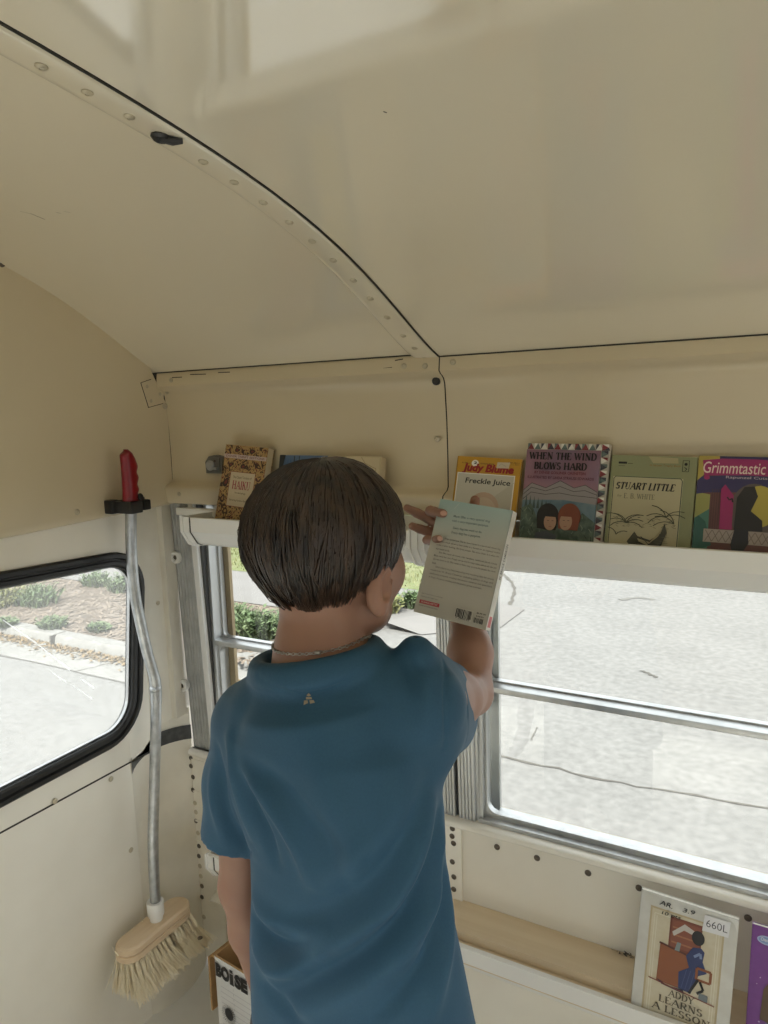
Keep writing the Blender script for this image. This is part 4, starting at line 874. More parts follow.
def art_purp(A, w, h):
    A.ell(w*.16, h*.90, w*.10, h*.035, ink((.35, .42, .62))); A.ell(w*.16, h*.90, w*.085, h*.026, ink((.20, .28, .50)))
    A.text(text2d('Channel', w*.12, h*.026, .01, .2), w*.10, h*.892, WH)
    rr_ = random.Random(8)
    for _ in range(26):
        u, v = rr_.uniform(.03, .95), rr_.uniform(.05, .85); s_ = rr_.uniform(.5, 1.6)*.001
        A.poly([(u*w-s_, v*h), (u*w, v*h+s_), (u*w+s_, v*h), (u*w, v*h-s_)], ink((.5, .38, .6)))
    A.poly([(w*.14, h*.28), (w*.16, h*.52), (w*.26, h*.64), (w*.45, h*.66), (w*.60, h*.6), (w*.64, h*.3), (w*.5, h*.25)], ink((.10, .055, .03))); A.ell(w*.38, h*.45, w*.14, h*.13, ink((.42, .25, .16)))
    A.poly([(w*.05, 0), (w*.12, h*.20), (w*.28, h*.28), (w*.5, h*.27), (w*.75, h*.2), (w*.85, 0)], ink((.10, .27, .30))); A.poly([(w*.2, h*.26), (w*.28, h*.28), (w*.36, 0), (w*.3, 0)], ink((.25, .45, .46)))
U, V = lean2(.8)
book('purple_paperback', 'purple glittery paperback cut off at the lower right corner', (-.046, 1.1775, .3992), U, V, .134, .198, .010, m_purp, M['pagew'], art_purp, 'books on the lower shelf')
# dead leaf crumbs on the board
b = MB(); rr_ = random.Random(6); c0 = at(624, 951, 2, .419)
for _ in range(16):
    x, y = c0.x+rr_.gauss(0, .011), c0.y-.006+rr_.gauss(0, .002); s_ = rr_.uniform(.003, .007); a = rr_.uniform(0, 6.28)
    b.add([(x, y, .4157), (x+s_*math.cos(a), y+s_*math.sin(a), .418), (x+s_*math.cos(a+1), y+s_*math.sin(a+1), .4205), (x+s_*.5, y, .4165)], [(0, 1, 2, 3)])
o = b.build('dead_leaf_crumbs', M['rivetdark'], None, org=(c0.x, c0.y, .4157)); tag(o, 'dark crumbled leaf bits on the wooden board left of the white book', 'debris', kind='stuff')
# ------------------------------------------------------------------ push broom hanging on the rear wall
M['red'] = mat('red_plastic_grip', (.22, .004, .010), .28)
M['pipe'] = mat('galvanised_pipe', (.52, .54, .55), .32, .9, noise=(.30, .31, .32), scale=60, amount=.6)
M['wood'] = mat('pale_beech_block', (.70, .55, .38), .5, noise=(.60, .44, .28), scale=10, amount=.6, stretch=(8, .6, 8))
M['wood2'] = mat('beech_block_groove', (.40, .26, .16), .6)
M['bristle'] = mat('tampico_bristle', (.90, .84, .68), .8, noise=(.72, .62, .44), scale=50, amount=.6, stretch=(1, 1, .2))
XB = -1.243
br_ = empty('push_broom', (XB, 1.06, .19), 'bent-pole push broom with red grip hanging on the cream rear wall', 'broom')
pole_px = [(131, 507), (131, 540), (133, 575), (136, 600), (141, 625), (148, 655), (154, 676), (156, 692), (156, 715), (155, 760), (154, 800), (153, 840), (154, 875), (156, 912)]
pp = [at(x, y, 0, XB) for x, y in pole_px]; pc = catmull(pp, 5)
b = MB(); b.tube(pc, [.0118 if (p.z-.82)**2 > .0006 else .0128 for p in pc], 20); b.build('pole', M['pipe'], br_, 60)
b = MB(); p = at(155.5, 688, 0, XB); b.tube([p+Vector((0, 0, .006)), p+Vector((0, 0, .002)), p-Vector((0, 0, .002)), p-Vector((0, 0, .007))], [.0122, .0138, .0138, .0122], 20); b.build('pole_joint', M['pipe'], br_, 60)
# grip with finger grooves: outline in the y-z plane, rounded section
gl = [(127, 513), (124.5, 505), (123.5, 490), (122, 470), (120.5, 455), (120, 449.5), (122, 448.5), (126, 449.5)]
gr = [(137, 513), (138.5, 505), (137, 500), (135.5, 496), (138, 489), (136, 484), (137.8, 477), (135.5, 472), (137, 466), (134, 458), (131, 453), (128, 450.5)]
def prof_at(zs, side):
    P_ = sorted([(at(x, y, 0, XB).z, at(x, y, 0, XB).y) for x, y in side]); return np.interp(zs, [p[0] for p in P_], [p[1] for p in P_])
zz = np.linspace(at(130, 513, 0, XB).z, at(123, 449.5, 0, XB).z, 46); ya, yb_ = prof_at(zz, gl), prof_at(zz, gr)
rings = []
for i, z in enumerate(zz):
    cy_, ry = (ya[i]+yb_[i])/2, max((yb_[i]-ya[i])/2, .002); t = i/(len(zz)-1); rx = .0155*(1-.25*t)*min(1, math.sqrt(max(0, 1-t)*12)+.15)
    rings.append([(XB+rx*math.cos(a), cy_+ry*math.sin(a), z) for a in [2*math.pi*k_/20 for k_ in range(20)]])
b = MB(); b.loft(rings); b.build('grip', M['red'], br_, 60)
# socket, block, bristles
s0 = at(155, 901, 0, XB); s1 = at(157, 927, 0, XB)
b = MB(); ax = (s1-s0).normalized(); L_ = (s1-s0).length
b.lathe(s0, ax, [(.0125, 0), (.0185, .0), (.019, .004), (.0185, L_*.48), (.0145, L_*.62), (.0135, L_*.9), (.018, L_*1.08), (.012, L_*1.12)], 24); b.build('socket', M['white'], br_, 40)
YA, YBK, ZBK = .957, 1.156, .290
def stad(hx, y0, y1, n=10):
    out = [];
    for i in range(n+1): a = math.pi*i/n; out.append((XB+hx*math.cos(a), y1-hx+hx*math.sin(a)))
    for i in range(n+1): a = math.pi+math.pi*i/n; out.append((XB+hx*math.cos(a), y0+hx+hx*math.sin(a)))
    return out
b = MB(); r_ = lambda hx, d, z: [(x, y, z) for x, y in stad(hx, YA+d, YBK-d)]
b.loft([r_(.029, .003, ZBK-.034), r_(.032, 0, ZBK-.031), r_(.032, 0, ZBK-.019), r_(.030, .002, ZBK-.0175)]); b.loft([r_(.030, .002, ZBK-.0165), r_(.032, 0, ZBK-.0145), r_(.031, .001, ZBK-.004), r_(.026, .006, ZBK)])
b.loft([r_(.0295, .0025, ZBK-.019), r_(.0295, .0025, ZBK-.015)], 1); b.build('block', [M['wood'], M['wood2']], br_, 30)
b = MB(); rb = random.Random(11); tufts = []
for i in range(15):
    for j in range(4):
        y = YA+.012+(YBK-YA-.024)*i/14; x = XB-.021+.014*j
        if abs(i-9) < 1 and j > 1: continue
        tufts.append((x, y))
for x, y in tufts:
    t = (y-(YA+YBK)/2)/((YBK-YA)/2); e = (x-XB)/.024
    for _ in range(46):
        x0, y0 = x+rb.gauss(0, .0016), y+rb.gauss(0, .0018)
        L_ = .070*rb.uniform(.82, 1.03); dx = .022*e+.026+rb.gauss(0, .006); dy = .008+(.022 if t < 0 else .004)*t+.006*t*abs(t)+rb.gauss(0, .006); w = .0009
        p0 = Vector((x0, y0, ZBK-.033)); p1 = p0+Vector((dx*.35, dy*.35, -L_*.5)); p2 = p0+Vector((dx, dy, -L_*rb.uniform(.93, 1))); a = rb.uniform(0, 3.14); s_ = Vector((math.cos(a)*w, math.sin(a)*w, 0)); s2 = Vector((-s_.y, s_.x, 0))
        b.add([p0-s_, p0+s_, p1-s_, p1+s_, p2-s_*.5, p2+s_*.5, p0-s2, p0+s2, p1-s2, p1+s2, p2-s2*.5, p2+s2*.5], [(0, 1, 3, 2), (2, 3, 5, 4), (6, 7, 9, 8), (8, 9, 11, 10)])
for sx, sy in ((XB+.0, YA-.002), (XB-.02, 1.05)):
    p = Vector((sx, sy, ZBK-.012)); b.tube([p, p+Vector((-.004, -.006, .014)), p+Vector((-.004, -.010, .026))], [.0014, .001, .0006], 5)
o = b.build('bristles', M['bristle'], br_, fix=False); tag(o, kind='stuff')
# black spring clip holding the grip
cl = empty('broom_clip', (XU, 1.09, 1.235), 'black plastic clip on the rear wall gripping the red broom handle', 'clip')
b = MB(); A, B_ = at(104, 506, 0, XU), at(135, 508, 0, XU)
b.box((XU-.001, A.y, 1.222), (XU+.024, A.y+.022, 1.252), 0, .004)
b.box((XU+.024, A.y+.006, 1.224), (XB+.020, A.y+.013, 1.250), 0, .002); b.box((XU+.016, A.y+.004, 1.224), (XU+.026, 1.15, 1.250), 0, .002)
b.box((XB+.0165, A.y+.006, 1.224), (XB+.0235, 1.098, 1.250), 0, .002); b.build('bracket', M['black'], cl, True)
b = MB(); c_ = at(143, 504, 0, XB); b.box((XB-.012, c_.y-.010, 1.226), (XB+.014, c_.y+.010, 1.248), 0, .003)
b.lathe((XB+.002, c_.y-.012, 1.254), (1, .2, .2), [(.002, -.010), (.008, -.008), (.0085, .006), (.003, .010)], 12); b.lathe((XB, c_.y+.012, 1.240), (0, 1, .3), [(.006, -.006), (.007, .003), (.002, .007)], 12)
b.box((XU+.014, c_.y-.006, 1.228), (XB-.008, c_.y+.006, 1.246), 0, .002); b.build('jaw', M['black'], cl, True)

# ------------------------------------------------------------------ printer-paper box under the lower shelf
M['card'] = mat('brown_cardboard', (.44, .27, .12), .8, noise=(.36, .21, .09), scale=12, amount=.6, stretch=(1, 1, 6))
M['boxw'] = mat('white_printed_cardboard', (.70, .70, .70), .55, noise=(.6, .6, .6), scale=20, amount=.3)
bx = empty('paper_box', (-.93, 1.14, 0), 'open white cardboard paper box on the floor by the boy\'s left hand', 'box')
X0, X1, Y0, Y1, ZT_ = 0, .29, 0, .175, .2505; BXO = Vector((-1.0865, 1.076, 0)); BXU = Vector((math.cos(R(-6.5)), math.sin(R(-6.5)), 0)); BXV = Vector((-BXU.y, BXU.x, 0))
def bxp(p): return BXO+BXU*p[0]+BXV*p[1]+Vector((0, 0, p[2]))
def rr2(x0, x1, y0, y1, r): return [(p[0], p[1]) for p in rrect(x0, x1, y0, y1, r, 4)]
b = MB(); o1, i1 = rr2(X0, X1, Y0, Y1, .008), rr2(X0+.005, X1-.005, Y0+.005, Y1-.005, .005)
n = len(o1)
vz = [(x, y, 0.001) for x, y in o1]+[(x, y, ZT_) for x, y in o1]+[(x, y, ZT_) for x, y in i1]+[(x, y, .006) for x, y in i1]
vz = [tuple(bxp(p)) for p in vz]
for i in range(n):
    j = (i+1) % n; b.add([vz[i], vz[j], vz[n+j], vz[n+i]], [(0, 1, 2, 3)], 0); b.add([vz[n+i], vz[n+j], vz[2*n+j], vz[2*n+i]], [(0, 1, 2, 3)], 1); b.add([vz[2*n+i], vz[2*n+j], vz[3*n+j], vz[3*n+i]], [(0, 1, 2, 3)], 1)
b.add([vz[3*n+i] for i in range(n)], [tuple(range(n))], 1); b.add([vz[i] for i in range(n)], [tuple(range(n-1, -1, -1))], 1)
A = Art(bxp((0, -.0003, 0)), BXU, Vector((0, 0, 1)), -BXV); A.mats = [M['boxw'], M['card']]; A.mb.v, A.mb.f, A.mb.m = b.v, b.f, b.m
gy = ink((.52, .52, .54))
for i in range(13): A.line([(.02, .185-.013*i), (.275, .185-.013*i)], .0018, gy)
for i in range(17): A.line([(.062, .222-.012*i), (.062, .216-.012*i)], .0009, ink((.35, .35, .38)))
A.text(text2d('BO', .044, .034, .075, 0, 1.05), .009, .206, BK)
A.text(text2d('\u0131', .0105, .027, .08), .0545, .206, BK); A.rect(.0550, .2355, .0645, .2425, BK); A.rect(.0532, .206, .0668, .2105, BK)
A.text(text2d('SE', .040, .034, .075, 0, 1.05), .069, .206, BK)
def burst(cu, cv, r0, r1, m, fill=True):
    if fill: A.ell(cu, cv, r0, r0*1.1, m)
    for i in range(26):
        a = 2*math.pi*i/26; A.line([(cu+r0*math.cos(a), cv+r0*math.sin(a)), (cu+r1*math.cos(a), cv+r1*math.sin(a))], .0009, m)
burst(.044, .128, .013, .022, BK); burst(.140, .142, .010, .020, ink((.40, .05, .08)), False)
A.mb.build('carton', A.mats, bx, fix=False)
b = MB(); b.box((-.024, .004, .10), (-.019, .155, .232), 0, .001); b.box((-.022, .014, .226), (.001, .145, .232), 0, .001); b.v = [tuple(bxp(p)) for p in b.v]; b.build('side_flap', M['card'], bx)
# ------------------------------------------------------------------ the boy: distance-field body, meshed by surface nets
from mathutils.bvhtree import BVHTree
class Field:
    def __init__(s, lo, hi, h):
        s.h = h; s.lo = np.array(lo, float); n = np.ceil((np.array(hi)-s.lo)/h).astype(int)+1
        s.ax = [s.lo[i]+h*np.arange(n[i]) for i in range(3)]; s.D = np.full(n, 1.0, np.float32)
    def block(s, lo, hi):
        i0 = [max(0, int((lo[k]-s.lo[k])/s.h)) for k in range(3)]; i1 = [min(s.D.shape[k], int((hi[k]-s.lo[k])/s.h)+2) for k in range(3)]
        sl = tuple(slice(a, max(a, c)) for a, c in zip(i0, i1))
        X, Y, Z = np.meshgrid(*[s.ax[k][sl[k]] for k in range(3)], indexing='ij', sparse=True)
        return sl, X, Y, Z
    def union(s, sl, d, k):
        a = s.D[sl]
        if k <= 0: s.D[sl] = np.minimum(a, d); return
        hh = np.clip(.5+.5*(a-d)/k, 0, 1); s.D[sl] = a+(d-a)*hh-k*hh*(1-hh)
    def cut(s, sl, d, k=0):      # keep what is outside d
        a = s.D[sl]
        if k <= 0: s.D[sl] = np.maximum(a, -d); return
        hh = np.clip(.5-.5*(a+d)/k, 0, 1); s.D[sl] = a+(-d-a)*hh+k*hh*(1-hh)
    @staticmethod
    def d_cone(X, Y, Z, a, b, r1, r2):
        a = np.array(a, float); b = np.array(b, float); ba = b-a; l2 = ba@ba
        t = np.clip(((X-a[0])*ba[0]+(Y-a[1])*ba[1]+(Z-a[2])*ba[2])/l2, 0, 1)
        return np.sqrt((X-a[0]-t*ba[0])**2+(Y-a[1]-t*ba[1])**2+(Z-a[2]-t*ba[2])**2)-(r1+(r2-r1)*t)
    def cone(s, a, b, r1, r2, k=.01, cut=False):
        m = max(r1, r2)+k+.02; lo = np.minimum(a, b)-m; hi = np.maximum(a, b)+m
        sl, X, Y, Z = s.block(lo, hi); d = s.d_cone(X, Y, Z, a, b, r1, r2)
        (s.cut if cut else s.union)(sl, d, k)
    def chain(s, pts, rs, k=.01):
        for (a, b), (r1, r2) in zip(zip(pts, pts[1:]), zip(rs, rs[1:])): s.cone(a, b, r1, r2, k)
    def ell(s, c, r, k=.01, rot=None, cut=False):
        c = np.array(c, float); m = max(r)+k+.02; sl, X, Y, Z = s.block(c-m, c+m)
        x, y, z = X-c[0], Y-c[1], Z-c[2]
        if rot is not None:
            q = np.array(rot.to_3x3().transposed()); x, y, z = q[0][0]*x+q[0][1]*y+q[0][2]*z, q[1][0]*x+q[1][1]*y+q[1][2]*z, q[2][0]*x+q[2][1]*y+q[2][2]*z
        k0 = np.sqrt((x/r[0])**2+(y/r[1])**2+(z/r[2])**2); k1 = np.sqrt((x/r[0]**2)**2+(y/r[1]**2)**2+(z/r[2]**2)**2)+1e-9
        d = k0*(k0-1)/k1; (s.cut if cut else s.union)(sl, d, k)
    def column(s, rows, k=.01, p=2.3):
        """stack of super-ellipse slices (z, cx, cy, a, b)"""
        rows = sorted(rows); zs = [r[0] for r in rows]; A = np.array(rows); mx = A[:, 3].max()+.05
        sl, X, Y, Z = s.block((A[:, 1].min()-mx, A[:, 2].min()-mx, zs[0]-.03), (A[:, 1].max()+mx, A[:, 2].max()+mx, zs[-1]+.03))
        f = lambda i: np.interp(Z, zs, A[:, i]); cx, cy_, a, b_ = f(1), f(2), f(3), f(4)
        q = (np.abs((X-cx)/a)**p+np.abs((Y-cy_)/b_)**p)**(1/p); d = (q-1)*np.minimum(a, b_)*.92
        dz = np.maximum(zs[0]-Z, Z-zs[-1]); d = np.where(dz > 0, np.sqrt(np.maximum(d, 0)**2+dz**2), np.maximum(d, dz)); s.union(sl, d, k)
    def cyl_cut(s, c, n, u, w, ru, rw):
        m = max(ru, rw)+.1; sl, X, Y, Z = s.block(c-m, c+m); q = lambda v: (X-c[0])*v[0]+(Y-c[1])*v[1]+(Z-c[2])*v[2]
        s.D[sl] = np.maximum(s.D[sl], -np.maximum((np.sqrt((q(u)/ru)**2+(q(w)/rw)**2)-1)*min(ru, rw), -q(n)))
    def plane_cut(s, p, n, reg=None):
        """remove the side the normal points to, inside a region box"""
        lo, hi = reg if reg else (s.lo-1, s.lo+9); sl, X, Y, Z = s.block(lo, hi)
        n = np.array(n, float)/np.linalg.norm(n); s.D[sl] = np.maximum(s.D[sl], (X-p[0])*n[0]+(Y-p[1])*n[1]+(Z-p[2])*n[2])
    def mesh(s):
        D = s.D; n = D.shape; S = D < 0
        c = np.zeros((n[0]-1, n[1]-1, n[2]-1), np.int8)
        for i in (0, 1):
            for j in (0, 1):
                for k_ in (0, 1): c += S[i:n[0]-1+i, j:n[1]-1+j, k_:n[2]-1+k_]
        act = np.argwhere((c > 0) & (c < 8)); idx = np.full(c.shape, -1, np.int32); idx[tuple(act.T)] = np.arange(len(act))
        V = {(i, j, k_): D[act[:, 0]+i, act[:, 1]+j, act[:, 2]+k_] for i in (0, 1) for j in (0, 1) for k_ in (0, 1)}
        P_ = np.zeros((len(act), 3)); cnt = np.zeros(len(act))
        for a in V:
            for ax in range(3):
                if a[ax] == 0:
                    b = list(a); b[ax] = 1; b = tuple(b); da, db = V[a], V[b]; m = (da < 0) != (db < 0); t = np.where(m, da/np.where(m, da-db, 1), 0)
                    q = np.tile(np.array(a, float), (len(act), 1)); q[:, ax] = t; P_ += q*m[:, None]; cnt += m
        co = s.lo+(act+P_/cnt[:, None])*s.h; F = []
        for ax in range(3):
            u, w = [(1, 2), (2, 0), (0, 1)][ax]; sl0 = [slice(None)]*3; sl1 = [slice(None)]*3; sl0[ax] = slice(0, -1); sl1[ax] = slice(1, None)
            e = S[tuple(sl0)] != S[tuple(sl1)]; ij = np.argwhere(e); ij = ij[(ij[:, u] > 0) & (ij[:, w] > 0) & (ij[:, u] < n[u]-1) & (ij[:, w] < n[w]-1)]
            def g(du, dw): q = ij.copy(); q[:, u] -= du; q[:, w] -= dw; return idx[tuple(q.T)]
            q = np.stack([g(1, 1), g(0, 1), g(0, 0), g(1, 0)], 1); fl = ~S[tuple(ij.T)]; q[fl] = q[fl][:, ::-1]; F.append(q)
        return co, np.concatenate(F)
def np_mesh(name, co, F, mats, parent, org):
    me = bpy.data.meshes.new(name); co = co-np.array(org)
    me.vertices.add(len(co)); me.vertices.foreach_set('co', co.astype(np.float32).ravel()); me.loops.add(F.size); me.polygons.add(len(F))
    me.loops.foreach_set('vertex_index', F.astype(np.int32).ravel()); me.polygons.foreach_set('loop_start', np.arange(0, F.size, F.shape[1], dtype=np.int32))
    me.polygons.foreach_set('use_smooth', np.ones(len(F), bool)); me.update(calc_edges=True); me.validate()
    for m in (mats if isinstance(mats, list) else [mats]): me.materials.append(m)
    o = link(bpy.data.objects.new(name, me)); o.parent = parent; ORG[o.name] = Vector(org); return o
def relax(co, F, it=4, lam=.5):
    E = np.concatenate([F[:, [i, (i+1) % 4]] for i in range(4)]); n = len(co); deg = np.bincount(E.ravel(), minlength=n)[:, None]
    for r in range(it):
        for l in (lam, -lam*1.04):
            s_ = np.zeros_like(co)
            for k_ in range(3): s_[:, k_] = np.bincount(E[:, 0], co[E[:, 1], k_], n)+np.bincount(E[:, 1], co[E[:, 0], k_], n)
            co = co+l*(s_/deg-co)
    return co
def vnormals(co, F):
    a = co[F[:, 2]]-co[F[:, 0]]; b = co[F[:, 3]]-co[F[:, 1]]; fn = np.cross(a, b); N_ = np.zeros_like(co)
    for i in range(4):
        for k_ in range(3): N_[:, k_] += np.bincount(F[:, i], fn[:, k_], len(co))
    return N_/(np.linalg.norm(N_, axis=1)[:, None]+1e-12)

M['skin'] = mat('skin', (.30, .162, .110), .48, noise=(.25, .12, .08), scale=22, amount=.5, sss=.12, bump=.05, bscale=140)
M['shirt'] = mat('blue_jersey', (.030, .090, .158), .65, noise=(.025, .077, .138), scale=400, amount=.6, bump=.06, bscale=900, sheen=.05, spec=.22)
M['hair'] = mat('dark_brown_hair', (.011, .007, .005), .36, noise=(.060, .034, .020), scale=90, amount=.8, stretch=(1, 1, .08))
M['nail'] = mat('fingernail', (.52, .31, .24), .3)
M['silver'] = mat('silver_chain', (.40, .38, .35), .3, .95)
M['short'] = mat('dark_grey_shorts', (.035, .037, .042), .8, noise=(.05, .05, .06), scale=200, amount=.6)
M['shoe'] = mat('grey_shoe', (.22, .22, .23), .6)
M['eye'] = mat('eye_white', (.7, .68, .65), .2); M['iris'] = mat('brown_iris', (.06, .03, .015), .15)

BO = (-.47, .69, 0)
boy = empty('person', BO, 'boy in a blue t-shirt seen from behind, holding a paperback up to the shelf', 'person')
def av(px, py, y): return np.array(at(px, py, 1, y))
HC = np.array((-.491, .718, 1.276))       # middle of the skull
fb = Field((-.76, .50, -.01), (-.28, 1.16, 1.42), .0031)
# torso, neck, head
fb.column([(.66, -.458, .69, .118, .085), (.76, -.462, .69, .112, .078), (.86, -.466, .69, .108, .074), (.96, -.476, .69, .122, .080), (1.04, -.485, .69, .130, .080), (1.09, -.488, .69, .105, .065)], .03)
fb.cone((-.59, .69, 1.045), (-.49, .69, 1.09), .040, .048, .03); fb.cone((-.375, .725, 1.085), (-.48, .69, 1.105), .043, .05, .03)
fb.chain([(-.489, .688, 1.08), (-.490, .690, 1.14), (-.492, .700, 1.20)], [.054, .0465, .048], .03)
fb.ell(HC, (.070, .092, .092), .02); fb.ell(HC+(.002, .030, -.030), (.062, .066, .080), .03)
fb.ell(HC+(.006, .062, -.100), (.034, .034, .026), .03)                 # chin
fb.cone(HC+(-.046, .015, -.085), HC+(-.012, .066, -.104), .022, .020, .02); fb.cone(HC+(.050, .012, -.085), HC+(.018, .066, -.104), .022, .020, .02)
for sx in (-1, 1):
    fb.ell(HC+(.004+sx*.040, .062, -.050), (.022, .026, .028), .02)      # cheeks
    fb.ell(HC+(.004+sx*.030, .100, -.012), (.015, .012, .010), .010, cut=True)   # eye sockets
    rot = Matrix.Rotation(R(sx*-26), 4, 'Z') @ Matrix.Rotation(R(-14), 4, 'X')
    ec = HC+np.array((.006+sx*.0715, -.012, -.050)); fb.ell(ec, (.0085, .018, .0295), .004, rot)   # ears
    fb.ell(ec+(sx*.008, .006, .004), (.006, .0105, .018), .003, rot, cut=True); fb.ell(ec+(0, -.001, -.024), (.007, .009, .009), .006)
fb.cone(HC+(.005, .098, -.018), HC+(.006, .112, -.050), .008, .010, .012); fb.ell(HC+(.006, .108, -.052), (.015, .010, .009), .008)   # nose
fb.ell(HC+(.006, .098, -.076), (.022, .010, .006), .006); fb.ell(HC+(.006, .097, -.085), (.019, .010, .006), .006)   # lips
# left arm hanging
SL, EL = np.array((-.606, .69, 1.035)), av(243, 885, .698); WL = av(271, 1004, .745)
fb.chain([SL, (SL+EL)/2+(-.003, 0, 0), EL], [.040, .035, .0305], .02); fb.chain([EL, EL*.65+WL*.35, WL], [.0305, .0315, .0205], .015)
def hand(F, W, mid, normal, fingers, thumb, pr=.014):
    """palm between wrist and knuckles plus five separate chains"""
    for kn in mid: F.cone(W, kn, .016, .0105, .012)
    for i in range(len(mid)-1): F.cone(mid[i], mid[i+1], .010, .010, .008)
    for ch, r in fingers: F.chain([np.array(p) for p in ch], list(r), .0022)
    F.chain([np.array(p) for p in thumb[0]], list(thumb[1]), .006)
FR = (.0088, .0082, .0078, .0066)
dl = (WL-EL)/np.linalg.norm(WL-EL); sd = np.array((.35, .93, .1)); sd -= dl*(sd@dl); sd /= np.linalg.norm(sd); nm = np.cross(dl, sd)
kn = [WL+dl*.062+sd*o for o in (.024, .008, -.008, -.022)]; fg = []
for q, (kp, L3) in enumerate(zip(kn, ((.030, .020, .016), (.033, .022, .017), (.030, .021, .016), (.024, .016, .014)))):
    c1 = dl*.93-nm*.30; c2 = dl*.75-nm*.62; c3 = dl*.45-nm*.85; p1 = kp+c1*L3[0]; p2 = p1+c2*L3[1]; p3 = p2+c3*L3[2]; fg.append(([kp, p1, p2, p3], FR))
hand(fb, WL, kn, nm, fg, ([WL+dl*.012+sd*.014, WL+dl*.038+sd*.036-nm*.010, WL+dl*.062+sd*.042-nm*.018, WL+dl*.080+sd*.038-nm*.024], (.013, .0105, .0092, .0075)))
# right arm raised to the shelf
SR, ER = np.array((-.368, .735, 1.088)), av(470, 693, .965); WR = av(464, 590, 1.078)
fb.chain([SR, (SR+ER)/2+(.002, 0, -.002), ER], [.040, .034, .0305], .02); fb.chain([ER, ER*.62+WR*.38+(.006, -.004, 0), WR], [.032, .0325, .0215], .015)
knR = [av(449, 519, 1.078), av(443, 527, 1.080), av(440, 537, 1.080), av(440, 547, 1.074)]
fR = [([knR[0], av(434, 512, 1.068), av(430.5, 511, 1.040), av(443, 513.5, 1.0185)], (.0088, .0088, .0084, .0070)),
      ([knR[1], av(429, 519, 1.078), av(417, 513, 1.070), av(407, 508, 1.060)], (.0090, .0084, .0080, .0066)),
      ([knR[2], av(429, 532, 1.074), av(420, 529, 1.064), av(412, 526, 1.052)], (.0086, .0080, .0076, .0064)),
      ([knR[3], av(431, 541, 1.056), av(427, 540, 1.030), av(439, 539, 1.0035)], (.0078, .0076, .0072, .0062))]
hand(fb, WR, knR, None, fR, ([WR+(0, .006, .020), av(470, 545, 1.084), av(473, 520, 1.084), av(475, 500, 1.080)], (.014, .0115, .0095, .0076)))
# hips, legs, feet
for sx in (-1, 1):
    hx = -.46+sx*.066; fb.chain([(hx, .69, .66), (hx+sx*.006, .695, .36), (hx+sx*.010, .68, .09)], [.068, .044, .032], .03); fb.cone((hx+sx*.010, .675, .045), (hx+sx*.026, .80, .03), .034, .026, .02)
co, F = fb.mesh(); co = relax(co, F, 3); body = np_mesh('body', co, F, M['skin'], boy, BO); SK = BVHTree.FromPolygons([tuple(p) for p in co], [tuple(f) for f in F.tolist()])
del fb

# ---- shirt
fs_ = Field((-.76, .53, .52), (-.28, .95, 1.24), .0032)
fs_.column([(.50, -.447, .69, .158, .104), (.60, -.450, .69, .152, .100), (.675, -.451, .69, .148, .096), (.705, -.454, .69, .145, .094), (.77, -.459, .69, .138, .090), (.836, -.462, .69, .128, .086), (.90, -.464, .69, .123, .085), (.963, -.476, .69, .134, .090), (1.013, -.482, .69, .134, .093), (1.05, -.486, .69, .130, .090), (1.085, -.490, .69, .110, .076), (1.112, -.492, .69, .080, .058)], .02, 2.4)
fs_.cone((-.590, .69, 1.046), (-.495, .69, 1.104), .044, .054, .03); fs_.cone((-.388, .715, 1.098), (-.475, .69, 1.114), .050, .052, .03)
CL = av(236, 834, .69); dL = (CL-SL)/np.linalg.norm(CL-SL)
fs_.chain([SL+(.006, 0, 0), SL*.5+CL*.5+(.002, 0, 0), CL+dL*.03], [.048, .0475, .0465], .022)
CU_, CD_ = av(443, 694, .885), av(447, 726, .868); CR_ = CU_*.5+CD_*.5; dR = (CU_-SR)/np.linalg.norm(CU_-SR); dn = np.array((0, 0, -1.0))
fs_.chain([SR+(-.006, -.01, 0), CU_+dR*.03], [.051, .0475], .02); fs_.chain([SR+(-.014, .01, -.045), CD_+dR*.03], [.044, .040], .03)
fs_.cone(av(416, 655, .72), av(440, 672, .80), .022, .020, .015)            # cloth bunched on the raised shoulder
# collar ring standing around the neck
NC = np.array((-.4965, .690, 1.148)); tilt = np.array((-.20, .02, 1.0)); tilt /= np.linalg.norm(tilt)
u1 = np.cross((0, 1, 0), tilt); u1 /= np.linalg.norm(u1); u2 = np.cross(tilt, u1); CRX, CRY = .0745, .0635
ringp = [NC+u1*CRX*math.cos(a)+u2*CRY*math.sin(a) for a in np.linspace(0, 2*math.pi, 41)]
fs_.cone(NC-tilt*.062, NC-tilt*.040, .090, .062, .025)
fs_.cyl_cut(NC-tilt*.030, tilt, u1, u2, CRX-.001, CRY-.001)
fs_.plane_cut(CL, dL, (CL-(.09, .08, .13), CL+(.050, .08, .06)))
nR = dR+np.array((.15, 0, .0)); nR /= np.linalg.norm(nR)
fs_.plane_cut(CR_+dR*.008, nR, (CR_-(.10, .045, .12), CR_+(.12, .14, .10)))
fs_.plane_cut((0, 0, .545), (0, 0, -1))
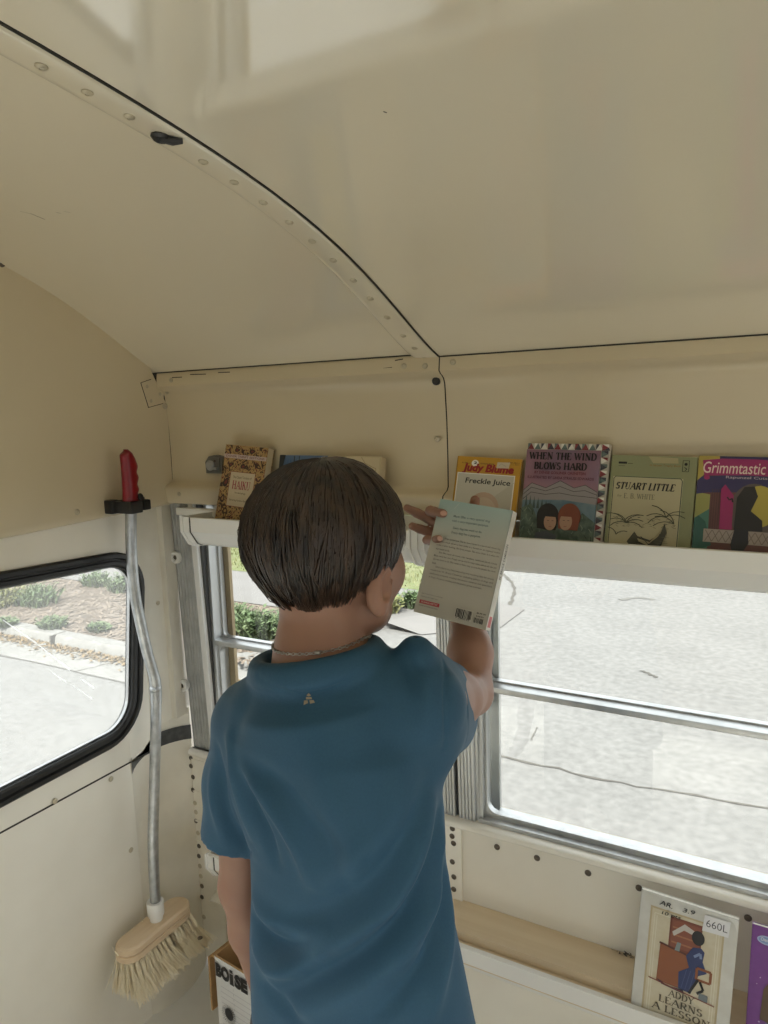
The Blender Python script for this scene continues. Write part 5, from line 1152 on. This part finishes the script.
# openings: neck, both cuffs, hem
fs_.cone(CL-dL*.020, CL+dL*.06, .0385, .0385, 0, True); fs_.cone(CU_-dR*.02, CU_+dR*.08, .0405, .0405, 0, True); fs_.cone(CD_-dR*.01, CD_+dR*.08, .033, .033, 0, True); fs_.cone(CR_-dR*.01, CR_+dR*.08, .036, .036, 0, True)
for p, q in zip(ringp, ringp[1:]): fs_.cone(p-tilt*.018, q-tilt*.018, .0095, .0095, .012); fs_.cone(p-tilt*.007, q-tilt*.007, .0078, .0078, .006)      # ribbed collar
cs, Fs = fs_.mesh(); cs = relax(cs, Fs, 5); del fs_
SB = BVHTree.FromPolygons([tuple(p) for p in cs], [tuple(f) for f in Fs.tolist()])
def on_shirt(px, py, tree=None):
    d = CR*((px-384)/FPX)+CU*(-(py-512)/FPX)+CF; h = (tree or SB).ray_cast(CAM, d.normalized()); return np.array(h[0]) if h[0] is not None else None
NS = vnormals(cs, Fs); disp = np.zeros(len(cs))
folds = [  # pixel polyline on the cloth, half width (m), height (m); negative = valley
    ([(247, 772), (262, 790), (285, 822), (300, 850), (310, 880)], .008, .0060), ([(243, 780), (252, 806), (266, 836), (275, 862)], .007, -.0055),
    ([(250, 765), (275, 782), (305, 812), (330, 850), (342, 885)], .010, -.0040), ([(318, 760), (330, 800), (350, 846), (352, 880)], .012, .0035),
    ([(430, 800), (418, 850), (395, 895), (358, 930), (312, 955), (272, 972)], .010, .0065), ([(440, 815), (430, 862), (408, 908), (372, 944), (325, 972), (280, 990)], .008, -.0060),
    ([(441, 835), (438, 880), (420, 926), (390, 962), (350, 992), (300, 1012)], .009, .0055), ([(442, 860), (442, 905), (430, 950), (404, 990), (372, 1020)], .008, -.0055),
    ([(446, 880), (448, 930), (440, 980), (428, 1022)], .009, .0045), ([(425, 790), (406, 838), (374, 878), (330, 906), (285, 925)], .010, -.0045),
    ([(395, 790), (378, 830), (346, 862), (318, 880)], .011, .0030), ([(256, 900), (268, 915), (290, 925), (325, 930)], .008, .0050), ([(254, 920), (266, 938), (285, 948), (310, 950)], .007, -.0060), ([(255, 945), (266, 960), (284, 968), (300, 972)], .008, .0050),
    ([(455, 900), (462, 950), (468, 1000)], .007, -.0045), ([(262, 985), (275, 1000), (300, 1020)], .008, -.0045),
    ([(228, 735), (232, 765), (240, 800), (252, 836)], .006, .0030), ([(218, 750), (222, 790), (232, 825), (246, 845)], .006, -.0035), ([(213, 770), (216, 810), (224, 842)], .006, .0030),
    ([(443, 660), (445, 690), (445, 720), (444, 748)], .0030, -.0016),
    ([(409, 648), (420, 668), (428, 700), (432, 740)], .010, .0030), ([(401, 652), (408, 676), (412, 712)], .008, -.0035),
    ([(258, 676), (282, 690), (309, 694), (338, 686), (368, 664)], .0035, -.0012), ([(250, 690), (238, 720), (232, 750)], .012, -.002), ([(300, 740), (312, 790), (310, 830)], .016, .002),
    ([(212, 852), (224, 857), (240, 857), (256, 850)], .0022, -.0018), ([(466, 692), (468, 715), (466, 742)], .0022, -.0015)]
for pts, w, hgt in folds:
    P3 = [on_shirt(x, y) for x, y in pts]; P3 = [p for p in P3 if p is not None]
    if len(P3) < 2: continue
    P3 = np.array([tuple(p) for p in catmull(P3, 6)]); lo, hi = P3.min(0)-4*w, P3.max(0)+4*w
    near = np.where(((cs > lo) & (cs < hi)).all(1))[0]; best = np.full(len(near), 9.0); tt = np.zeros(len(near))
    for i in range(len(P3)-1):
        a, b_ = P3[i], P3[i+1]; ba = b_-a; t = np.clip(((cs[near]-a)@ba)/(ba@ba+1e-12), 0, 1); d = np.linalg.norm(cs[near]-a-t[:, None]*ba, axis=1); m = d < best; best[m] = d[m]; tt[m] = (i+t[m])/(len(P3)-1)
    w = w*(1.45 if w > .0055 else 1.0); disp[near] += 1.9*hgt*np.exp(-(best/w)**2)*np.sin(np.pi*np.clip(tt*.86+.07, 0, 1))**.6
cs = cs+NS*disp[:, None]; cs = relax(cs, Fs, 2)
shirt = np_mesh('t_shirt', cs, Fs, M['shirt'], boy, BO); SB = BVHTree.FromPolygons([tuple(p) for p in cs], [tuple(f) for f in Fs.tolist()])
# small tan print between the shoulders
q = MB(); M['print'] = mat('tan_logo_print', (.30, .25, .18), .6)
def spot(pts):
    P3 = [on_shirt(x, y, SB) for x, y in pts]; q.add([tuple(p+np.array((CAM-Vector(p)).normalized())*.0012) for p in P3], [tuple(range(len(P3)))])
spot([(308.6, 693), (311, 695.5), (308.6, 696.4), (306.4, 695.4)]); spot([(306, 697), (311.5, 697), (312, 699.2), (306, 699.4)]); spot([(304, 700.5), (307.5, 700.2), (308, 703), (303.6, 705)]); spot([(309.4, 700.2), (313.5, 700), (315, 702.6), (310, 703.8)])
q.build('logo_print', M['print'], boy, org=BO, fix=False)
# shorts and shoes
fs_ = Field((-.66, .56, .28), (-.28, .82, .72), .006)
for sx in (-1, 1): fs_.chain([(-.46+sx*.062, .69, .64), (-.46+sx*.074, .695, .33)], [.082, .070], .03)
fs_.cone((-.50, .69, .66), (-.42, .69, .66), .088, .088, .03); fs_.plane_cut((0, 0, .34), (0, 0, -1)); fs_.plane_cut((0, 0, .70), (0, 0, 1))
c2, F2 = fs_.mesh(); np_mesh('shorts', relax(c2, F2, 3), F2, M['short'], boy, BO)
for sx in (-1, 1):
    hx = -.46+sx*.076; f2 = Field((hx-.09, .58, -.01), (hx+.09, .90, .14), .005)
    f2.cone((hx, .665, .05), (hx+sx*.018, .83, .036), .046, .036, .02); f2.cone((hx, .66, .07), (hx, .665, .10), .044, .042, .02); f2.cone((hx, .65, .018), (hx+sx*.018, .84, .018), .046, .042, .01); f2.plane_cut((0, 0, .002), (0, 0, -1)); f2.plane_cut((0, 0, .108), (0, 0, 1))
    c2, F2 = f2.mesh(); np_mesh('shoe', relax(c2, F2, 3), F2, M['shoe'], boy, BO)
# fingernails of the two fingertips on the cover, the thumb, the two stretched fingers
for (px, py, y), r in (((443.5, 513, 1.011), .0046), ((439.5, 538.5, .996), .0042)):
    p0 = av(px, py, y); dv = np.array((CAM-Vector(p0)).normalized()); h = SK.find_nearest(Vector(p0)); c0 = h[0]; n_v = h[1]; b = MB(); e1 = Vector((.93, .1, -.05)); e1 = (e1-n_v*e1.dot(n_v)).normalized(); e2 = n_v.cross(e1)
    b.loft([[c0+e1*(r*1.15*s_*math.cos(a))+e2*(r*.9*s_*math.sin(a))+n_v*(.0009-.0012*s_*s_*abs(math.sin(a))) for a in [2*math.pi*i/14 for i in range(14)]] for s_ in (1, .8, .01)], caps=False)
    b.build('fingernail', M['nail'], boy, True, org=BO, fix=False)
# eyes
for sx in (-1, 1):
    b = MB(); c0 = Vector(HC+(.004+sx*.030, .082, -.012)); b.lathe(c0, (0, 1, -.15), [(.0115*math.cos(a), .0115*math.sin(a)) for a in np.linspace(-1.57, 1.57, 13)], 16); b.lathe(c0, (0, 1, -.15), [(.0055*math.cos(a), .0108+.0012*math.sin(a)) for a in np.linspace(0, 1.57, 5)], 12, 1); b.build('eye', [M['eye'], M['iris']], boy, True, org=BO)
# chain
links = []
for i in range(84):
    a = 2*math.pi*i/84; c0 = Vector(NC+np.array((.06*math.cos(a), .06*math.sin(a), .0135+.004*math.cos(a)))); h = SK.find_nearest(c0); links.append(h[0]+h[1]*.0014)
b = MB()
for i, p in enumerate(links):
    n_ = (links[(i+1) % 84]-links[i-1]).normalized(); up = n_.orthogonal() if i % 2 else n_.cross(n_.orthogonal())
    b.tube([p+n_*.0022*math.cos(t)+up*.0012*math.sin(t) for t in np.linspace(0, 6.283, 9)], .0006, 5, caps=False)
cidx = max(range(84), key=lambda i: links[i].x-links[i].y*1.5 if True else 0); b.lathe(links[cidx], (1, .3, 0), [(.0001, -.004), (.0024, -.003), (.0026, .003), (.0001, .004)], 10)
b.build('necklace', M['silver'], boy, True, org=BO)

# ---- hair: scalp cap plus locks combed down from the crown
rh = np.random.RandomState(5); HH = np.array((-.4905, .714, 1.280)); HR = np.array((.0890, .108, .0955))
def th_end(ph):   # polar angle where the hair ends; ph 0 = +x (his right), 90 = front, 180 = left, 270 = back
    d = np.degrees(ph) % 360; return np.radians(np.interp(d, [0, 28, 60, 90, 120, 155, 180, 205, 240, 270, 300, 325, 342, 360], [113, 109, 99, 95, 99, 111, 124, 136, 149, 153, 149, 134, 117, 113]))
def hair_pt(ph, th, rs=1.0):
    t = th/np.radians(100); sq = np.where(th > np.radians(84), 1-.20*np.clip((th-np.radians(84))/np.radians(66), 0, 1)**1.5, 1.0)
    sh = np.sin(th)**.93*sq*rs; back = .5-.5*np.sin(ph)
    return np.stack([HH[0]+HR[0]*sh*np.cos(ph)*(1+.04*(np.cos(ph) < 0)*np.sin(th)), HH[1]+HR[1]*sh*np.sin(ph), HH[2]+HR[2]*np.cos(th)*rs+0*back], -1)
nph, nth = 72, 22; b = MB(); rings = []
for i in range(nth):
    ph = np.linspace(0, 2*math.pi, nph, endpoint=False); te = th_end(ph); rings.append([tuple(p) for p in hair_pt(ph, .02+(te-.05)*i/(nth-1), .955)])
rings.append([tuple(p) for p in hair_pt(ph, te-.06, .80)]); b.loft(rings, 0, True, True)
vs, fs2 = [np.array(b.v)], [list(f) for f in b.f]; off = len(b.v)
NSTR, NSEG = 6500, 12
ph0 = rh.uniform(0, 2*math.pi, NSTR); clump = np.round(ph0/(2*math.pi)*64)/64*2*math.pi+rh.normal(0, .03, NSTR); ph0 = ph0*.55+clump*.45
lay = rh.uniform(0, 1, NSTR); st = np.where(rh.rand(NSTR) < .55, rh.uniform(.04, .35, NSTR), rh.uniform(.3, .75, NSTR)); ln = rh.normal(0, .05, NSTR)-.05*rh.rand(NSTR)**2
cn_ = .5+.5*np.sin(ph0*17+np.sin(ph0*5)*2); tw = rh.normal(0, .13, NSTR)+.16*np.sin(ph0*3+1)+.10*np.sin(ph0*8); rad = rh.uniform(.0007, .0015, NSTR)
ts = np.linspace(0, 1, NSEG); te = th_end(ph0)*(1+ln)
# free tips flick out above the ear side and at the left edge
T = st[:, None]*1.0+(te[:, None]-st[:, None])*ts[None]; PH = ph0[:, None]+tw[:, None]*ts[None]**1.5*np.minimum(1, 1.2*np.sin(T)+.2)
RS = .955+.045*lay[:, None]+(.045*(cn_[:, None]-.5)+.035*np.sin(ph0[:, None]*5+2)+.04*np.sin(ph0[:, None]*3+1)*np.sin(2*T))*np.sin(T)*ts[None]**.5+.012*np.sin(9*T+ph0[:, None]*11)*ts[None]-.03*(1-ts[None])**8; RS -= .035*ts[None]**6*(lay[:, None] < .72); RS += .05*ts[None]**4*(lay[:, None] > .955)*np.clip(-np.cos(PH)+.35, 0, 1)
PT = hair_pt(PH, T, RS); tan = np.gradient(PT, axis=1); tan /= np.linalg.norm(tan, axis=2)[..., None]; outv = PT-HH; outv /= np.linalg.norm(outv, axis=2)[..., None]
sid = np.cross(tan, outv); sid /= np.linalg.norm(sid, axis=2)[..., None]+1e-9; wd = rad[:, None]*np.sqrt(np.clip(1-ts[None]**3, .02, 1)); cors = []
for ang in (0, 2.094, 4.188): cors.append(PT+(sid*math.cos(ang)*1.5+outv*math.sin(ang))*wd[..., None])
Vh = np.stack(cors, 2).reshape(-1, 3); base = (np.arange(NSTR)[:, None, None]*NSEG+np.arange(NSEG-1)[None, :, None])*3+np.arange(3)[None, None]; nxt = (np.arange(NSTR)[:, None, None]*NSEG+np.arange(NSEG-1)[None, :, None])*3+((np.arange(3)+1) % 3)[None, None]
Fh = np.stack([base, nxt, nxt+3, base+3], -1).reshape(-1, 4)+off
# fly-away hairs at the crown
quads = [f for f in fs2 if len(f) == 4]; co_h = np.concatenate([vs[0], Vh]); Fq = np.concatenate([np.array(quads), Fh])
hair = np_mesh('hair', co_h, Fq, M['hair'], boy, BO)
b = MB()
for _ in range(70):
    a = rh.uniform(2.6, 5.4); t0 = rh.uniform(.5, 1.7); pts = [Vector(hair_pt(np.array(a+.05*k_), np.array(t0+.10*k_), .99+.018*k_*rh.uniform(.3, 1))) for k_ in range(5)]; b.tube(pts, [.0003]*5, 3, caps=False)
for _ in range(60):
    a = rh.uniform(1.9, 4.4); t0 = rh.uniform(1.2, 1.75); te_ = th_end(np.array(a)); pts = [Vector(hair_pt(np.array(a+.06*k_), np.array(t0+(te_-t0)*k_/5), .985+.012*k_*rh.uniform(.5, 1.6))) for k_ in range(6)]; b.tube(pts, [.0011, .0011, .001, .0008, .0006, .0002], 4, caps=False)
b.build('stray_hairs', M['hair'], boy, org=BO, fix=False)

# ------------------------------------------------------------------ the paperback in his hand
m_held = mat('teal_to_grey_cover', (.50, .49, .44), .42)
def _held():
    nt = m_held.node_tree; N = nt.nodes; L = nt.links; b = N['Principled BSDF']; tc = N.new('ShaderNodeTexCoord'); sp = N.new('ShaderNodeSeparateXYZ'); L.new(tc.outputs['Object'], sp.inputs[0])
    mr = N.new('ShaderNodeMapRange'); mr.inputs['From Min'].default_value = .10; mr.inputs['From Max'].default_value = .19; L.new(sp.outputs['Z'], mr.inputs['Value'])
    r = N.new('ShaderNodeValToRGB'); e = r.color_ramp.elements; e[0].color = (.50, .485, .43, 1); e[1].color = (.26, .46, .48, 1); L.new(mr.outputs[0], r.inputs[0]); L.new(r.outputs[0], b.inputs['Base Color'])
_held()
tl, tr_, bl_, brr = at(440, 500.5, 1, 1.0290), at(512.5, 510.5, 1, 1.0222), at(413.5, 611.5, 1, .9684), at(485.2, 632, 1, .9620)
Uh = ((tr_-tl)+(brr-bl_)).normalized(); Vh_ = ((tl-bl_)+(tr_-brr)); Vh_ = (Vh_-Uh*Vh_.dot(Uh)).normalized(); wh = ((tr_-tl).length+(brr-bl_).length)/2
def art_held(A, w, h):
    tx = ink((.10, .13, .14)); t2 = ink((.13, .13, .12))
    A.text(text2d('Meet Ellie: a very special dog', w*.50, h*.026, .004), w*.24, h*.855, tx, 1.5); A.text(text2d('with a very important purpose.', w*.50, h*.026, .004), w*.235, h*.815, tx, 1.5)
    A.text(text2d('Every dog has work to do.', w*.40, h*.026, .004), w*.27, h*.755, tx, 1.5); A.text(text2d('Every dog has a purpose.', w*.40, h*.026, .004), w*.265, h*.715, tx, 1.5)
    L_ = [('From puppyhood, Ellie has been trained as a search and rescue dog.', .20, .76), ('She can track down a lost child in a forest or an injured victim', .10, .86), ('under a fallen building. She finds people. She saves them. It is what she', .10, .86), ('was meant to do.', .10, .20),
          ('But Ellie must do more. Her handlers, widowed Jakob, lonely', .16, .80), ('Maya, need her, too. People can be lost in many ways, and to do the job', .10, .86), ('she was born to do, Ellie needs to find a way to save the people she loves', .10, .86), ('best.', .10, .06),
          ('Ellie\'s Story is a heartwarming and touching tale for young', .16, .80), ('readers by W. Bruce Cameron, including gallery of dogs and', .10, .86), ('additional artwork, reading discussion material and questions', .10, .86), ('A Dog\'s Purpose reading and discussion group activities.', .10, .74)]
    v = .655
    for s_, u, ww in L_: A.text(text2d(s_, w*ww, h*.0195, .002), w*u, h*v, t2, 0); v -= .0315
    v = .165
    for s_, ww in (('Ages 8 and up. Cover art and design', .30), ('Scholastic Inc. New York', .24)): A.text(text2d(s_, w*ww, h*.012), w*.055, h*v, t2); v -= .025
    A.rect(w*.055, h*.085, w*.335, h*.115, ink((.42, .03, .05))); A.text(text2d('SCHOLASTIC', w*.24, h*.017, .02), w*.075, h*.092, ink((.6, .5, .47))); A.text(text2d('www.scholastic.com', w*.27, h*.014), w*.055, h*.062, t2)
    rr_ = random.Random(12); u = .575
    A.rect(w*.565, h*.035, w*.80, h*.125, ink((.58, .565, .51)))
    while u < .785: d = rr_.choice([.006, .006, .010, .014]); A.rect(w*u, h*.048, w*(u+d), h*.118, BK); u += d+rr_.choice([.006, .008, .012])
    A.text(text2d('9 780545', w*.19, h*.012), w*.585, h*.036, BK); u = .83
    while u < .955: d = rr_.choice([.006, .010]); A.rect(w*u, h*.036, w*(u+d), h*.078, BK); u += d+rr_.choice([.007, .011])
    A.text(text2d('$5.99 US', w*.12, h*.012, .03), w*.85, h*.112, BK); A.text(text2d('50699', w*.10, h*.011), w*.85, h*.088, BK)
    A.line([(w*.235, h*.93), (w*.285, h*.985)], .0007, ink((.5, .55, .53)))
def spine_held(S, th, h):
    S.rect(.0003, .0005, th-.0003, h-.0005, ink((.66, .65, .61))); sp = ink((.42, .44, .43)); rr_ = random.Random(3)
    for _ in range(140): u, v = rr_.uniform(.08, .92)*th, rr_.uniform(.22, .98)*h; S.poly([(u-.0005, v), (u, v+.0008), (u+.0005, v), (u, v-.0008)], sp, 0)
    S.rect(th*.2, h*.025, th*.8, h*.115, ink((.50, .12, .13))); S.text(text2d('W. BRUCE CAMERON', h*.30, th*.42, .01), th*.72, h*.42, BK, 90)
hb = book('held_paperback', 'pale teal paperback shown back cover out, held up in the boy\'s right hand', bl_, Uh, Vh_, wh, ((tl-bl_).length+(tr_-brr).length)/2, .018, m_held, M['pagew'], art_held, None, spine_held, spine_left=False)
